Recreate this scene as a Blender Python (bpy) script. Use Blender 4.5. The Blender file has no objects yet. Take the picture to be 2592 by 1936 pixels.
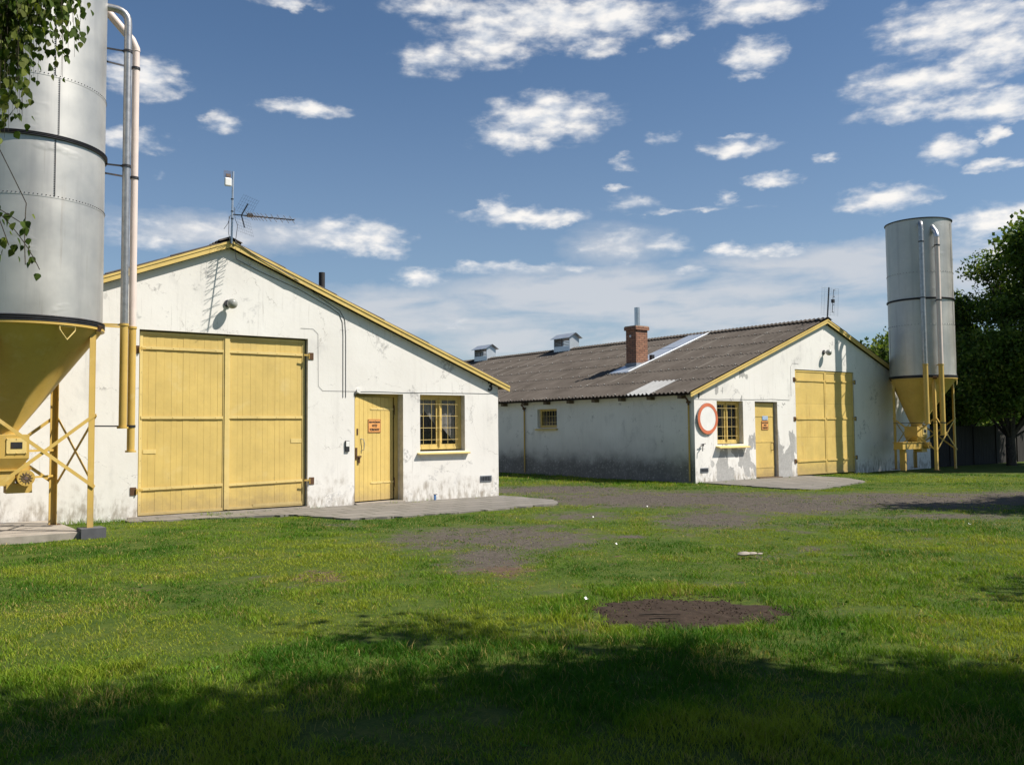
import bpy, math, random
import numpy as np
from mathutils import Vector, Matrix
random.seed(7); rng=np.random.default_rng(7)
sc=bpy.context.scene; R=math.radians

# ------------------------------------------------------------------ camera
cam_d=bpy.data.cameras.new('camera'); cam=bpy.data.objects.new('camera',cam_d); sc.collection.objects.link(cam); sc.camera=cam
cam_d.sensor_width=36; cam_d.lens=2259.2827/2592*36; cam_d.clip_start=.05; cam_d.clip_end=6000
rt=Vector((0.79742546,-0.60335201,-0.00888734)); up=Vector((-0.02494819,-0.04768159,0.99855098)); fw=Vector((0.6029015,0.79604825,0.05307505))
m=Matrix((rt,up,-fw)).transposed().to_4x4(); m.translation=(0,0,1.6); cam.matrix_world=m
# ------------------------------------------------------------------ light
S=Vector((-1.0,1,-1.72)).normalized()          # travel direction of sunlight
sun_d=bpy.data.lights.new('sun','SUN'); sun_d.energy=4.6; sun_d.angle=R(.53); sun_d.color=(1,.935,.84)
sun=bpy.data.objects.new('sun',sun_d); sc.collection.objects.link(sun); sun.rotation_euler=S.to_track_quat('-Z','Y').to_euler(); sun.location=(20,-20,40)
SUN_EL=math.asin(-S.z); SUN_AZ=math.atan2(-S.x,-S.y)
sc.view_settings.view_transform='Standard'; sc.view_settings.look='None'; sc.view_settings.gamma=1; sc.view_settings.exposure=.55
sc.render.engine='CYCLES'; sc.render.resolution_x=1024; sc.render.resolution_y=764
sc.cycles.max_bounces=6; sc.cycles.transparent_max_bounces=12

class NT:
    def __init__(s,tree): s.t=tree; s.n=tree.nodes; s.l=tree.links
    def node(s,typ,**kw):
        n=s.n.new(typ)
        for k,v in kw.items(): setattr(n,k,v)
        return n
    def put(s,n,key,v):
        sk=n.inputs[key]
        if isinstance(v,bpy.types.NodeSocket): s.l.new(v,sk)
        elif v is not None: sk.default_value=v
    def math(s,op,a,b=None,c=None,clamp=False):
        n=s.node('ShaderNodeMath',operation=op); n.use_clamp=clamp
        for i,v in enumerate((a,b,c)):
            if v is not None: s.put(n,i,v)
        return n.outputs[0]
    def vmath(s,op,a,b=None):
        n=s.node('ShaderNodeVectorMath',operation=op); s.put(n,0,a)
        if b is not None: s.put(n,1,b)
        return n.outputs['Value'] if op in('LENGTH','DOT_PRODUCT') else n.outputs[0]
    def noise(s,vec,scale,detail=4,rough=.55,dist=0,col=False):
        n=s.node('ShaderNodeTexNoise'); s.put(n,'Vector',vec); s.put(n,'Scale',scale); s.put(n,'Detail',detail); s.put(n,'Roughness',rough); s.put(n,'Distortion',dist)
        return n.outputs['Color'] if col else n.outputs[0]
    def ramp(s,f,stops,interp='LINEAR'):
        n=s.node('ShaderNodeValToRGB'); s.put(n,0,f); e=n.color_ramp.elements; n.color_ramp.interpolation=interp
        while len(e)<len(stops): e.new(.5)
        for i,(p,c) in enumerate(stops):
            e[i].position=p; c=(c,c,c) if not hasattr(c,'__len__') else c; e[i].color=(*c[:3],1)
        return n.outputs[0]
    def sstep(s,v,a,b):
        n=s.node('ShaderNodeMapRange',interpolation_type='SMOOTHSTEP'); s.put(n,0,v); s.put(n,1,a); s.put(n,2,b); return n.outputs[0]
    def mix(s,f,a,b,typ='MIX'):
        n=s.node('ShaderNodeMix',data_type='RGBA',blend_type=typ); s.put(n,0,f)
        for i,v in ((6,a),(7,b)):
            if not isinstance(v,bpy.types.NodeSocket): v=(*v[:3],1)
            s.put(n,i,v)
        return n.outputs[2]
    def sep(s,v):
        n=s.node('ShaderNodeSeparateXYZ'); s.put(n,0,v); return n.outputs
    def comb(s,x,y,z):
        n=s.node('ShaderNodeCombineXYZ'); s.put(n,0,x); s.put(n,1,y); s.put(n,2,z); return n.outputs[0]

# ------------------------------------------------------------------ sky (real directions: azimuth, elevation in degrees)
CLOUDS=[(39.60,25.06,6.95,1.40,1.00),(35.64,23.81,2.88,1.30,0.90),(32.30,22.86,2.26,1.00,0.70),(43.53,25.17,3.45,1.39,1.00),(47.38,23.78,1.32,0.69,0.80),(42.91,23.66,1.65,0.88,0.75),(32.62,25.70,3.32,0.76,0.70),(39.83,19.50,3.77,1.42,1.00),(37.55,18.44,2.72,0.88,0.85),(38.26,13.49,4.20,0.57,0.90),(36.16,13.94,1.26,0.80,1.00),(53.18,24.93,3.51,0.98,1.00),(52.83,22.21,1.74,0.97,0.90),(52.52,21.13,0.96,0.36,0.65),(64.63,22.24,4.54,1.41,0.90),(66.47,20.70,2.54,1.41,0.90),(62.83,19.65,4.18,1.03,0.90),(66.12,17.63,2.55,0.83,0.95),(62.29,18.19,3.72,0.60,0.75),(59.28,19.81,1.56,0.45,0.60),(65.84,16.20,0.65,0.49,0.70),(63.63,15.72,1.33,0.76,0.90),(66.25,14.64,1.50,0.32,0.80),(60.24,13.33,2.42,0.74,1.00),(66.37,11.60,2.52,0.91,1.00),(66.55,10.30,2.50,1.02,0.60),(53.82,15.07,1.66,0.46,0.90),(51.71,17.09,2.12,0.54,0.85),(47.40,17.87,1.61,0.38,0.50),(44.58,16.66,0.83,0.47,0.60),(57.05,16.00,0.75,0.24,0.60),(51.87,17.81,1.13,0.21,0.50),(50.88,14.19,0.74,0.47,0.70),(43.90,15.06,0.77,0.23,0.50),(26.80,12.25,3.34,1.03,0.95),(28.99,11.44,1.62,0.52,0.70),(23.90,19.70,2.44,0.53,0.85),(19.00,18.47,1.04,0.58,0.60),(14.45,20.59,2.19,1.12,0.95),(13.60,17.06,2.16,0.64,0.75),(15.17,14.95,0.57,0.26,0.35),(31.20,9.82,1.63,0.58,0.75),(51.00,11.04,1.19,0.42,0.85),(53.52,10.83,2.07,0.34,0.60),(33.56,6.80,0.95,0.30,0.60),(43.91,11.78,2.51,1.04,0.42),(45.13,14.16,1.77,0.51,0.45),(48.92,13.61,4.31,0.20,0.40),(18.24,12.14,7.50,0.88,0.42),(22.87,25.56,2.57,0.34,0.60),(14.83,11.10,1.54,0.54,0.50),(34.33,10.53,0.90,0.23,0.50),(48.26,9.89,1.15,0.34,0.45),(37.92,10.31,7.74,0.41,0.40),(47.14,11.51,1.75,0.57,0.40)]
VEILS=[(54.44,9.15,8,1.5,.8),(42.97,8.46,10,1.6,.9),(31.05,7.39,10,1.5,.8),(51.61,6.73,9.5,1.1,.8),(39.96,5.57,9,1.1,.8),(58.47,9.99,5,1.0,.7),(18.24,12.1,8,1.0,.5),(44,11.6,3,1.2,.4),(66,9,5,2.2,.7)]
w=bpy.data.worlds.new('World'); sc.world=w; w.use_nodes=True; w.node_tree.nodes.clear(); g=NT(w.node_tree)
tc=g.node('ShaderNodeTexCoord').outputs['Generated']
xyz=g.sep(tc)
az=g.math('MULTIPLY',g.math('ARCTAN2',xyz[0],xyz[1]),57.29578); el=g.math('MULTIPLY',g.math('ARCSINE',xyz[2]),57.29578)
p0=g.comb(az,el,0)
warp=g.noise(g.vmath('MULTIPLY',p0,(.55,1.1,1)),1.0,4,.6,0,True)
p1=g.vmath('ADD',p0,g.vmath('MULTIPLY',g.vmath('SUBTRACT',warp,(.5,.5,.5)),(3.0,1.3,0)))
def blobs(L,p):
    acc=None
    for a,e,rx,ry,s in L:
        d=g.vmath('LENGTH',g.vmath('MULTIPLY',g.vmath('SUBTRACT',p,(a,e,0)),(1/rx,1/ry,0)))
        v=g.math('MULTIPLY_ADD',d,-s,1.42*s)
        acc=v if acc is None else g.math('MAXIMUM',acc,v)
    return g.math('MAXIMUM',acc,0.0)
M=blobs(CLOUDS,p1)
f1=g.noise(g.vmath('MULTIPLY',p0,(.50,1.1,1)),1.0,7,.54,.1)
f2=g.noise(g.vmath('ADD',g.vmath('MULTIPLY',p0,(.50,1.1,1)),(-.20,.42,0)),1.0,3,.5,.1)
dens=g.math('ADD',M,g.math('MULTIPLY',g.math('SUBTRACT',f1,.5),2.1))
has=g.sstep(M,.02,.35)
alpha=g.math('MULTIPLY',g.math('MULTIPLY',g.sstep(dens,.02,1.25),has),.95)
shade=g.math('ADD',g.math('MULTIPLY',g.math('SUBTRACT',f1,f2),2.6),g.math('MULTIPLY_ADD',dens,.22,.38),clamp=True)
ccol=g.mix(shade,(.60,.65,.73),(.97,.94,.90))
V=blobs(VEILS,p1)
sn=g.noise(g.vmath('MULTIPLY',p0,(.13,.62,1)),1.0,5,.55,.3)
veil=g.math('MULTIPLY',g.math('MULTIPLY',g.math('MINIMUM',g.math('MULTIPLY',V,1.5),1.0),g.sstep(sn,.22,.56)),.80,clamp=True)
sky=g.node('ShaderNodeTexSky'); sky.sky_type='NISHITA'; sky.sun_disc=False; sky.sun_elevation=SUN_EL; sky.sun_rotation=SUN_AZ; sky.altitude=100; sky.air_density=1.0; sky.dust_density=.6; sky.ozone_density=2.2
skyc=g.mix(1.0,sky.outputs[0],(.84,.98,1.08),'MULTIPLY')
hor=g.sstep(el,26.0,2.0)
skyc=g.mix(g.math('MULTIPLY_ADD',hor,.24,.0),skyc,(5.4,6.3,7.3))
c1=g.mix(veil,skyc,(7.3,7.5,7.9))
c2=g.mix(alpha,c1,g.mix(1.0,ccol,(11.5,11.5,11.5),'MULTIPLY'))
bg=g.node('ShaderNodeBackground'); g.put(bg,0,c2); g.put(bg,1,.062)
out=g.node('ShaderNodeOutputWorld'); g.l.new(bg.outputs[0],out.inputs[0])

# ------------------------------------------------------------------ materials
def newmat(name):
    m=bpy.data.materials.new(name); m.use_nodes=True; m.node_tree.nodes.clear(); g=NT(m.node_tree)
    g.pos=g.node('ShaderNodeNewGeometry').outputs['Position']
    g.bsdf=g.node('ShaderNodeBsdfPrincipled'); o=g.node('ShaderNodeOutputMaterial'); g.l.new(g.bsdf.outputs[0],o.inputs[0]); g.out=o
    return m,g
def bump(g,h,strength=.3,dist=.01):
    b=g.node('ShaderNodeBump'); g.put(b,'Height',h); g.put(b,'Strength',strength); g.put(b,'Distance',dist); g.put(g.bsdf,'Normal',b.outputs[0])
def simple(name,col,rough=.6,metal=0,var=.25,scale=6,bmp=.15,dirt=None):
    m,g=newmat(name)
    n=g.noise(g.pos,scale,6,.6); d=[c*(1-var) for c in col]; l=[min(1,c*(1+var*.5)) for c in col]
    c=g.ramp(n,[(.3,d),(.7,l)])
    if dirt:
        n2=g.noise(g.pos,scale*2.7,5,.7); c=g.mix(g.sstep(n2,.56,.72),c,dirt)
    g.put(g.bsdf,'Base Color',c); g.put(g.bsdf,'Roughness',rough); g.put(g.bsdf,'Metallic',metal)
    if rough>=.85: g.put(g.bsdf,'Specular IOR Level',.12)
    if bmp: bump(g,g.noise(g.pos,scale*8,4),bmp,.004)
    return m
def plaster(name,gable=True,peel=0,x0=0,x1=1,mould=0,side='x'):
    """lime-washed render: off-white, thin grey wear, rising damp, peeled patches (peel), soot/mould band (mould)"""
    m,g=newmat(name); P=g.pos; s=g.sep(P)
    big=g.noise(P,.6,4,.55); mid=g.noise(P,2.3,7,.62,.3); fine=g.noise(P,14,6,.65)
    c=g.ramp(big,[(.3,(.74,.715,.67)),(.7,(.82,.80,.76))])
    # vertical streaks
    st=g.noise(g.vmath('MULTIPLY',P,(5,5,.35)),1.0,5,.6)
    c=g.mix(g.math('MULTIPLY',g.sstep(st,.50,.76),.22),c,(.52,.50,.46)); st3=g.noise(g.vmath('MULTIPLY',P,(16,16,.8)),1.0,5,.7); c=g.mix(g.math('MULTIPLY',g.math('MULTIPLY',g.sstep(st3,.58,.72),g.sstep(big,.45,.6)),.4),c,(.36,.34,.31))
    vo=g.node('ShaderNodeTexVoronoi',feature='DISTANCE_TO_EDGE'); g.put(vo,'Vector',g.vmath('ADD',P,g.vmath('MULTIPLY',g.noise(P,2.2,5,.7,0,True),(.5,.5,.5)))); g.put(vo,'Scale',.8); c=g.mix(g.math('MULTIPLY',g.math('MULTIPLY',g.sstep(vo.outputs[0],.006,.001),g.sstep(mid,.45,.6)),.55),c,(.25,.23,.21))
    # worn grey spots
    wn=g.math('MULTIPLY',g.sstep(mid,.57,.66),g.sstep(fine,.42,.56))
    area=g.sstep(g.noise(P,.45,2,.5),.40,.54)
    c=g.mix(g.math('MULTIPLY',g.math('MULTIPLY',wn,area),.8),c,(.40,.39,.38))
    gb=g.sstep(g.noise(g.vmath('MULTIPLY',P,(1,1,.6)),1.7,5,.6,.2),.57,.72); c=g.mix(g.math('MULTIPLY',gb,.30),c,(.46,.45,.44))
    sp=g.noise(P,22,3,.5); c=g.mix(g.math('MULTIPLY',g.sstep(sp,.70,.76),.22),c,(.34,.33,.31))
    # damp base, uneven height
    hh=g.math('ADD',s[2],g.math('MULTIPLY',g.math('SUBTRACT',mid,.5),2.0))
    base=g.math('MULTIPLY',g.sstep(hh,.62,.0),g.sstep(g.noise(g.vmath('MULTIPLY',P,(9,9,3)),1.0,6,.65),.36,.66))
    c=g.mix(g.math('MULTIPLY',base,.85),c,(.29,.245,.19))
    if peel:
        pn=g.noise(g.vmath('MULTIPLY',P,(1.9,1.9,1.25)),1.0,4,.48,.35)
        lim=g.sstep(s[2],1.95,.2); xr=g.math('MULTIPLY',g.sstep(s[0],x0,x0+.5),g.sstep(s[0],x1,x1-.3))
        pm=g.math('MULTIPLY',g.sstep(g.math('ADD',pn,g.math('MULTIPLY',g.math('MULTIPLY',lim,xr),.17)),.632,.646),xr)
        c=g.mix(pm,c,g.ramp(g.math('ADD',g.math('MULTIPLY',fine,.6),g.math('MULTIPLY',mid,.4)),[(.3,(.30,.295,.285)),(.7,(.50,.49,.47))]))
    if mould:
        e=g.math('ADD',s[2],g.math('MULTIPLY',g.math('SUBTRACT',g.noise(P,1.1,6,.6),.5),.9))
        mm=g.math('MULTIPLY',g.sstep(e,.95,.35),g.sstep(fine,.2,.5))
        c=g.mix(g.math('MULTIPLY',mm,.93),c,g.ramp(mid,[(.3,(.035,.034,.031)),(.7,(.12,.115,.105))]))
        c=g.mix(g.math('MULTIPLY',g.sstep(e,1.6,.7),.35),c,(.35,.34,.32))
    g.put(g.bsdf,'Base Color',c); g.put(g.bsdf,'Roughness',.92); g.put(g.bsdf,'Specular IOR Level',.2)
    bump(g,g.math('ADD',g.math('MULTIPLY',fine,.5),mid),.35,.012)
    return m
def yellow(name,col=(.69,.50,.155),rust=.35,rough=.5):
    m,g=newmat(name); P=g.pos
    n=g.noise(P,1.7,5,.6); c=g.ramp(n,[(.3,[v*.86 for v in col]),(.7,[min(1,v*1.08) for v in col])])
    st=g.noise(g.vmath('MULTIPLY',P,(13,13,.6)),1.0,5,.65); st2=g.noise(P,.9,3,.5)
    c=g.mix(g.math('MULTIPLY',g.math('MULTIPLY',g.sstep(st,.56,.74),g.sstep(st2,.44,.6)),rust),c,(.40,.17,.035))
    f=g.noise(P,34,4,.6); c=g.mix(g.math('MULTIPLY',g.sstep(f,.66,.74),rust*.8),c,(.22,.12,.05))
    pale=g.noise(P,3.1,4,.6); c=g.mix(g.math('MULTIPLY',g.sstep(pale,.55,.75),.22),c,(.78,.66,.36))
    bw_=g.node('ShaderNodeTexWhiteNoise',noise_dimensions='1D'); g.put(bw_,'W',g.math('FLOOR',g.math('DIVIDE',g.sep(P)[0],.137))); c=g.mix(g.math('MULTIPLY',bw_.outputs[0],.16),c,(.50,.36,.12))
    zz=g.sep(P)[2]; sp=g.math('MULTIPLY',g.sstep(g.math('ADD',zz,g.math('MULTIPLY',g.math('SUBTRACT',g.noise(P,5,6,.7),.5),.9)),.55,.0),.55); c=g.mix(sp,c,(.30,.22,.12))
    gm=g.sstep(g.noise(P,6.5,7,.72),.60,.70); c=g.mix(g.math('MULTIPLY',gm,.28),c,(.36,.27,.12))
    ch=g.math('MULTIPLY',g.sstep(g.noise(P,17,6,.7),.66,.69),g.sstep(g.noise(P,1.1,3,.5),.5,.62)); c=g.mix(g.math('MULTIPLY',ch,.7),c,(.42,.38,.32))
    g.put(g.bsdf,'Base Color',c); g.put(g.bsdf,'Roughness',rough); bump(g,g.noise(P,9,5,.6),.25,.01)
    return m
def foliage(name,trans=.35):
    m,g=newmat(name); a=g.node('ShaderNodeVertexColor',layer_name='tint').outputs[0]
    g.put(g.bsdf,'Base Color',a); g.put(g.bsdf,'Roughness',.6); g.put(g.bsdf,'Specular IOR Level',.15)
    t=g.node('ShaderNodeBsdfTranslucent'); g.put(t,0,g.mix(1.0,a,(1.25,1.35,.6),'MULTIPLY'))
    x=g.node('ShaderNodeMixShader'); g.put(x,0,trans); g.l.new(g.bsdf.outputs[0],x.inputs[1]); g.l.new(t.outputs[0],x.inputs[2]); g.l.new(x.outputs[0],g.out.inputs[0])
    return m
MT={}
MT['plaster_a']=plaster('white_plaster'); MT['plaster_b']=plaster('peeling_plaster',peel=1,x0=20.9,x1=25.6); MT['plaster_side']=plaster('mouldy_plaster',mould=1)
MT['reveal']=simple('reveal_render',(.62,.60,.54),.9)
MT['yellow']=yellow('yellow_paint'); MT['yellow_rusty']=yellow('rusty_yellow_paint',(.70,.50,.15),.8); MT['yellow_steel']=yellow('yellow_steel_paint',(.56,.37,.085),.6,.5)
MT['yellow_pale']=yellow('pale_yellow_paint',(.76,.58,.22),.25)
MT['orange_sign']=simple('orange_sign',(.80,.36,.11),.5,var=.12,bmp=0,dirt=(.5,.3,.15)); MT['black']=simple('black_paint',(.02,.02,.022),.5,bmp=0)
MT['blue_sign']=simple('blue_sign',(.35,.52,.78),.5,bmp=0); MT['white']=simple('white_enamel',(.8,.79,.76),.4,var=.06,bmp=0)
MT['red_sign']=simple('faded_red',(.62,.17,.08),.45,var=.15,scale=3,bmp=0)
MT['metal_dark']=simple('dark_steel',(.06,.06,.065),.5,.7,dirt=(.12,.06,.03)); MT['steel']=simple('galvanised_steel',(.62,.63,.64),.35,.9,var=.12)
MT['rust']=simple('rusty_iron',(.13,.075,.045),.85,.2); MT['pipe_grey']=simple('grey_pipe_metal',(.42,.41,.40),.38,.75,var=.25,scale=9,dirt=(.25,.2,.17))
MT['pipe_pink']=simple('pinkish_plastic',(.72,.60,.54),.5,0,var=.08); MT['cable']=simple('cable_grey',(.10,.10,.11),.6,bmp=0)
MT['zinc']=simple('zinc_sheet',(.60,.64,.68),.42,.6,var=.12,scale=3); MT['flash']=simple('lead_flashing',(.20,.22,.25),.6,.2)
MT['louvre']=simple('brown_slat',(.16,.11,.09),.7); MT['concrete']=simple('concrete',(.36,.32,.27),.9,0,.25,5,.4,dirt=(.3,.27,.22))
MT['dark_block']=simple('dark_concrete_face',(.10,.10,.11),.8); MT['wood_dark']=simple('weathered_timber',(.16,.12,.085),.85)
MT['soot']=simple('sooty_pipe',(.022,.02,.02),.7); MT['glass_lamp']=simple('frosted_lamp_glass',(.34,.34,.31),.25,var=.1,bmp=0)
MT['bark']=simple('bark',(.075,.062,.05),.95,0,.5,14,.8)
def mk_galv():
    m,g=newmat('silo_galvanised'); P=g.pos; n=g.noise(P,1.3,5,.6); st=g.noise(g.vmath('MULTIPLY',P,(4,4,.25)),1.0,4,.6)
    c=g.ramp(n,[(.3,(.44,.43,.405)),(.7,(.57,.555,.52))]); c=g.mix(g.math('MULTIPLY',g.sstep(st,.48,.72),.5),c,(.36,.35,.34)); rs=g.noise(g.vmath('MULTIPLY',P,(9,9,.5)),1.0,5,.65); c=g.mix(g.math('MULTIPLY',g.sstep(rs,.60,.75),.35),c,(.25,.19,.14))
    g.put(g.bsdf,'Base Color',c); g.put(g.bsdf,'Metallic',.6); g.put(g.bsdf,'Roughness',g.ramp(n,[(.3,.42),(.7,.55)]))
    d=g.node('ShaderNodeTexVoronoi'); g.put(d,'Vector',g.vmath('MULTIPLY',P,(1.2,1.2,.8))); d.feature='SMOOTH_F1'
    bump(g,g.math('ADD',g.math('MULTIPLY',g.noise(g.vmath('MULTIPLY',P,(1,1,.5)),1.6,2,.4),1.0),g.math('MULTIPLY',g.sstep(g.noise(g.vmath('MULTIPLY',P,(.8,.8,1.6)),1.5,3,.5),.6,.75),.35)),.14,.09)
    return m
MT['galv']=mk_galv()
def mk_roof():
    m,g=newmat('asbestos_cement'); P=g.pos; s=g.sep(P)
    n=g.noise(P,1.2,6,.6); f=g.noise(P,18,5,.7); c=g.ramp(n,[(.3,(.074,.062,.052)),(.7,(.126,.108,.092))])
    c=g.mix(g.math('MULTIPLY',g.sstep(f,.52,.7),.45),c,(.13,.12,.10)); c=g.mix(g.math('MULTIPLY',g.sstep(g.noise(P,4,6,.7),.58,.7),.35),c,(.03,.026,.022))
    # sheet side laps (one line per 1.06 m sheet), broken lichen along them
    fr=g.math('FRACT',g.math('DIVIDE',s[1],1.062)); ln=g.math('MULTIPLY',g.sstep(g.math('ABSOLUTE',g.math('SUBTRACT',fr,.5)),.035,.018),g.sstep(g.noise(P,.8,4,.6),.45,.62))
    c=g.mix(g.math('MULTIPLY',ln,.45),c,(.30,.28,.24))
    fz=g.math('FRACT',g.math('MULTIPLY',g.math('SUBTRACT',s[2],2.66),1/.4444)); lap=g.math('MULTIPLY',g.sstep(fz,.07,.0),g.sstep(f,.4,.6))
    c=g.mix(g.math('MULTIPLY',lap,.4),c,(.17,.155,.135))
    g.put(g.bsdf,'Base Color',c); g.put(g.bsdf,'Roughness',.93); g.put(g.bsdf,'Specular IOR Level',.12); bump(g,f,.5,.01); return m
MT['roof']=mk_roof()
def mk_brick():
    m,g=newmat('chimney_brick'); P=g.pos; s=g.sep(P)
    b=g.node('ShaderNodeTexBrick'); g.put(b,'Vector',g.comb(g.math('ADD',s[0],s[1]),s[2],0)); g.put(b,'Scale',1.0)
    b.inputs['Brick Width'].default_value=.26; b.inputs['Row Height'].default_value=.078; b.inputs['Mortar Size'].default_value=.011; b.inputs['Mortar Smooth'].default_value=.2
    b.inputs['Color1'].default_value=(.36,.17,.10,1); b.inputs['Color2'].default_value=(.24,.11,.065,1); b.inputs['Mortar'].default_value=(.07,.05,.04,1)
    c=g.mix(g.math('MULTIPLY',g.sstep(g.noise(P,20,5),.5,.7),.35),b.outputs[0],(.55,.33,.2))
    g.put(g.bsdf,'Base Color',c); g.put(g.bsdf,'Roughness',.9); bump(g,g.math('SUBTRACT',1.0,b.outputs[1]),.8,.01); return m
MT['brick']=mk_brick()
def mk_glass():
    m,g=newmat('window_glass'); g.put(g.bsdf,'Base Color',(.012,.013,.015,1)); g.put(g.bsdf,'Roughness',.06)
    n=g.node('ShaderNodeBsdfTransparent'); x=g.node('ShaderNodeMixShader'); g.put(x,0,.72); g.l.new(g.bsdf.outputs[0],x.inputs[1]); g.l.new(n.outputs[0],x.inputs[2]); g.l.new(x.outputs[0],g.out.inputs[0]); return m
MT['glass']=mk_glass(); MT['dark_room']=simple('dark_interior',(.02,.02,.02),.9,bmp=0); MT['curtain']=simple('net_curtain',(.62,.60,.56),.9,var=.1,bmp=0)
def mk_slab():
    m,g=newmat('paving_slabs'); P=g.pos
    b=g.node('ShaderNodeTexBrick'); g.put(b,'Vector',P); g.put(b,'Scale',1.0); b.inputs['Brick Width'].default_value=.7; b.inputs['Row Height'].default_value=.5; b.inputs['Mortar Size'].default_value=.02; b.inputs['Mortar Smooth'].default_value=.3
    b.inputs['Color1'].default_value=(.215,.195,.17,1); b.inputs['Color2'].default_value=(.17,.155,.135,1); b.inputs['Mortar'].default_value=(.045,.05,.025,1)
    c=g.mix(g.math('MULTIPLY',g.sstep(g.noise(P,3,6,.6),.45,.7),.5),b.outputs[0],(.13,.12,.105)); c=g.mix(g.math('MULTIPLY',g.sstep(g.noise(P,30,4,.6),.55,.7),.3),c,(.34,.31,.27))
    g.put(g.bsdf,'Base Color',c); g.put(g.bsdf,'Roughness',.92); bump(g,g.noise(P,25,5),.4,.006); return m
MT['slab']=mk_slab()
def mk_fence():
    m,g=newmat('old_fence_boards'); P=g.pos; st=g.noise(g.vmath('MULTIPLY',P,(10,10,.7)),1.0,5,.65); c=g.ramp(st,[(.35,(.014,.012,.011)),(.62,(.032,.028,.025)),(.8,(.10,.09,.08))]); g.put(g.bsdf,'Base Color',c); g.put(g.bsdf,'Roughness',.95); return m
MT['fence']=mk_fence()
def mk_ground():
    m,g=newmat('lawn_ground'); P=g.pos; at=g.node('ShaderNodeVertexColor',layer_name='dirt').outputs[0]; a=g.sep(at)
    n=g.noise(P,1.1,6,.6); f=g.noise(P,9,7,.7); ff=g.noise(P,60,5,.7)
    gr=g.ramp(n,[(.28,(.045,.078,.010)),(.5,(.072,.105,.014)),(.72,(.115,.125,.025))]); gr=g.mix(g.math('MULTIPLY',g.sstep(f,.40,.62),.75),gr,(.035,.07,.010)); gr=g.mix(g.math('MULTIPLY',g.sstep(ff,.46,.7),.5),gr,(.13,.155,.03)); gr=g.mix(g.math('MULTIPLY',g.sstep(g.noise(P,28,4,.7),.52,.7),.5),gr,(.03,.05,.012))
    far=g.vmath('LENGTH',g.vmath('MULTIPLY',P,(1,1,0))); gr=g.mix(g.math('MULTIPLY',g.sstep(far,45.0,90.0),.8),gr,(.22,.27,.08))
    di=g.ramp(f,[(.3,(.062,.051,.041)),(.7,(.120,.102,.083))]); di=g.mix(g.math('MULTIPLY',g.sstep(ff,.55,.7),.4),di,(.17,.15,.135))
    br=g.ramp(f,[(.3,(.075,.048,.032)),(.7,(.15,.10,.07))])
    e=g.math('ADD',g.math('MULTIPLY',g.math('SUBTRACT',g.noise(P,2.6,8,.72),.5),1.6),g.math('MULTIPLY',g.math('SUBTRACT',g.noise(P,17,5,.75),.5),1.5))
    st_=g.math('MULTIPLY',g.sstep(g.noise(P,45,2,.4),.66,.70),.6); di=g.mix(st_,di,(.27,.25,.22)); c=g.mix(g.sstep(g.math('ADD',a[0],e),.30,.62),gr,di); c=g.mix(g.sstep(g.math('ADD',a[1],e),.38,.56),c,br)
    g.put(g.bsdf,'Base Color',c); g.put(g.bsdf,'Roughness',.95); g.put(g.bsdf,'Specular IOR Level',.15); bump(g,g.math('ADD',f,g.math('MULTIPLY',ff,.4)),.7,.03); return m
MT['ground']=mk_ground(); MT['grass']=foliage('grass_blades',.3); MT['leaf']=foliage('leaves',.38)
MT['mound']=simple('bare_soil',(.052,.037,.027),.97,0,.35,12,.9,dirt=(.075,.058,.045))

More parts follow.
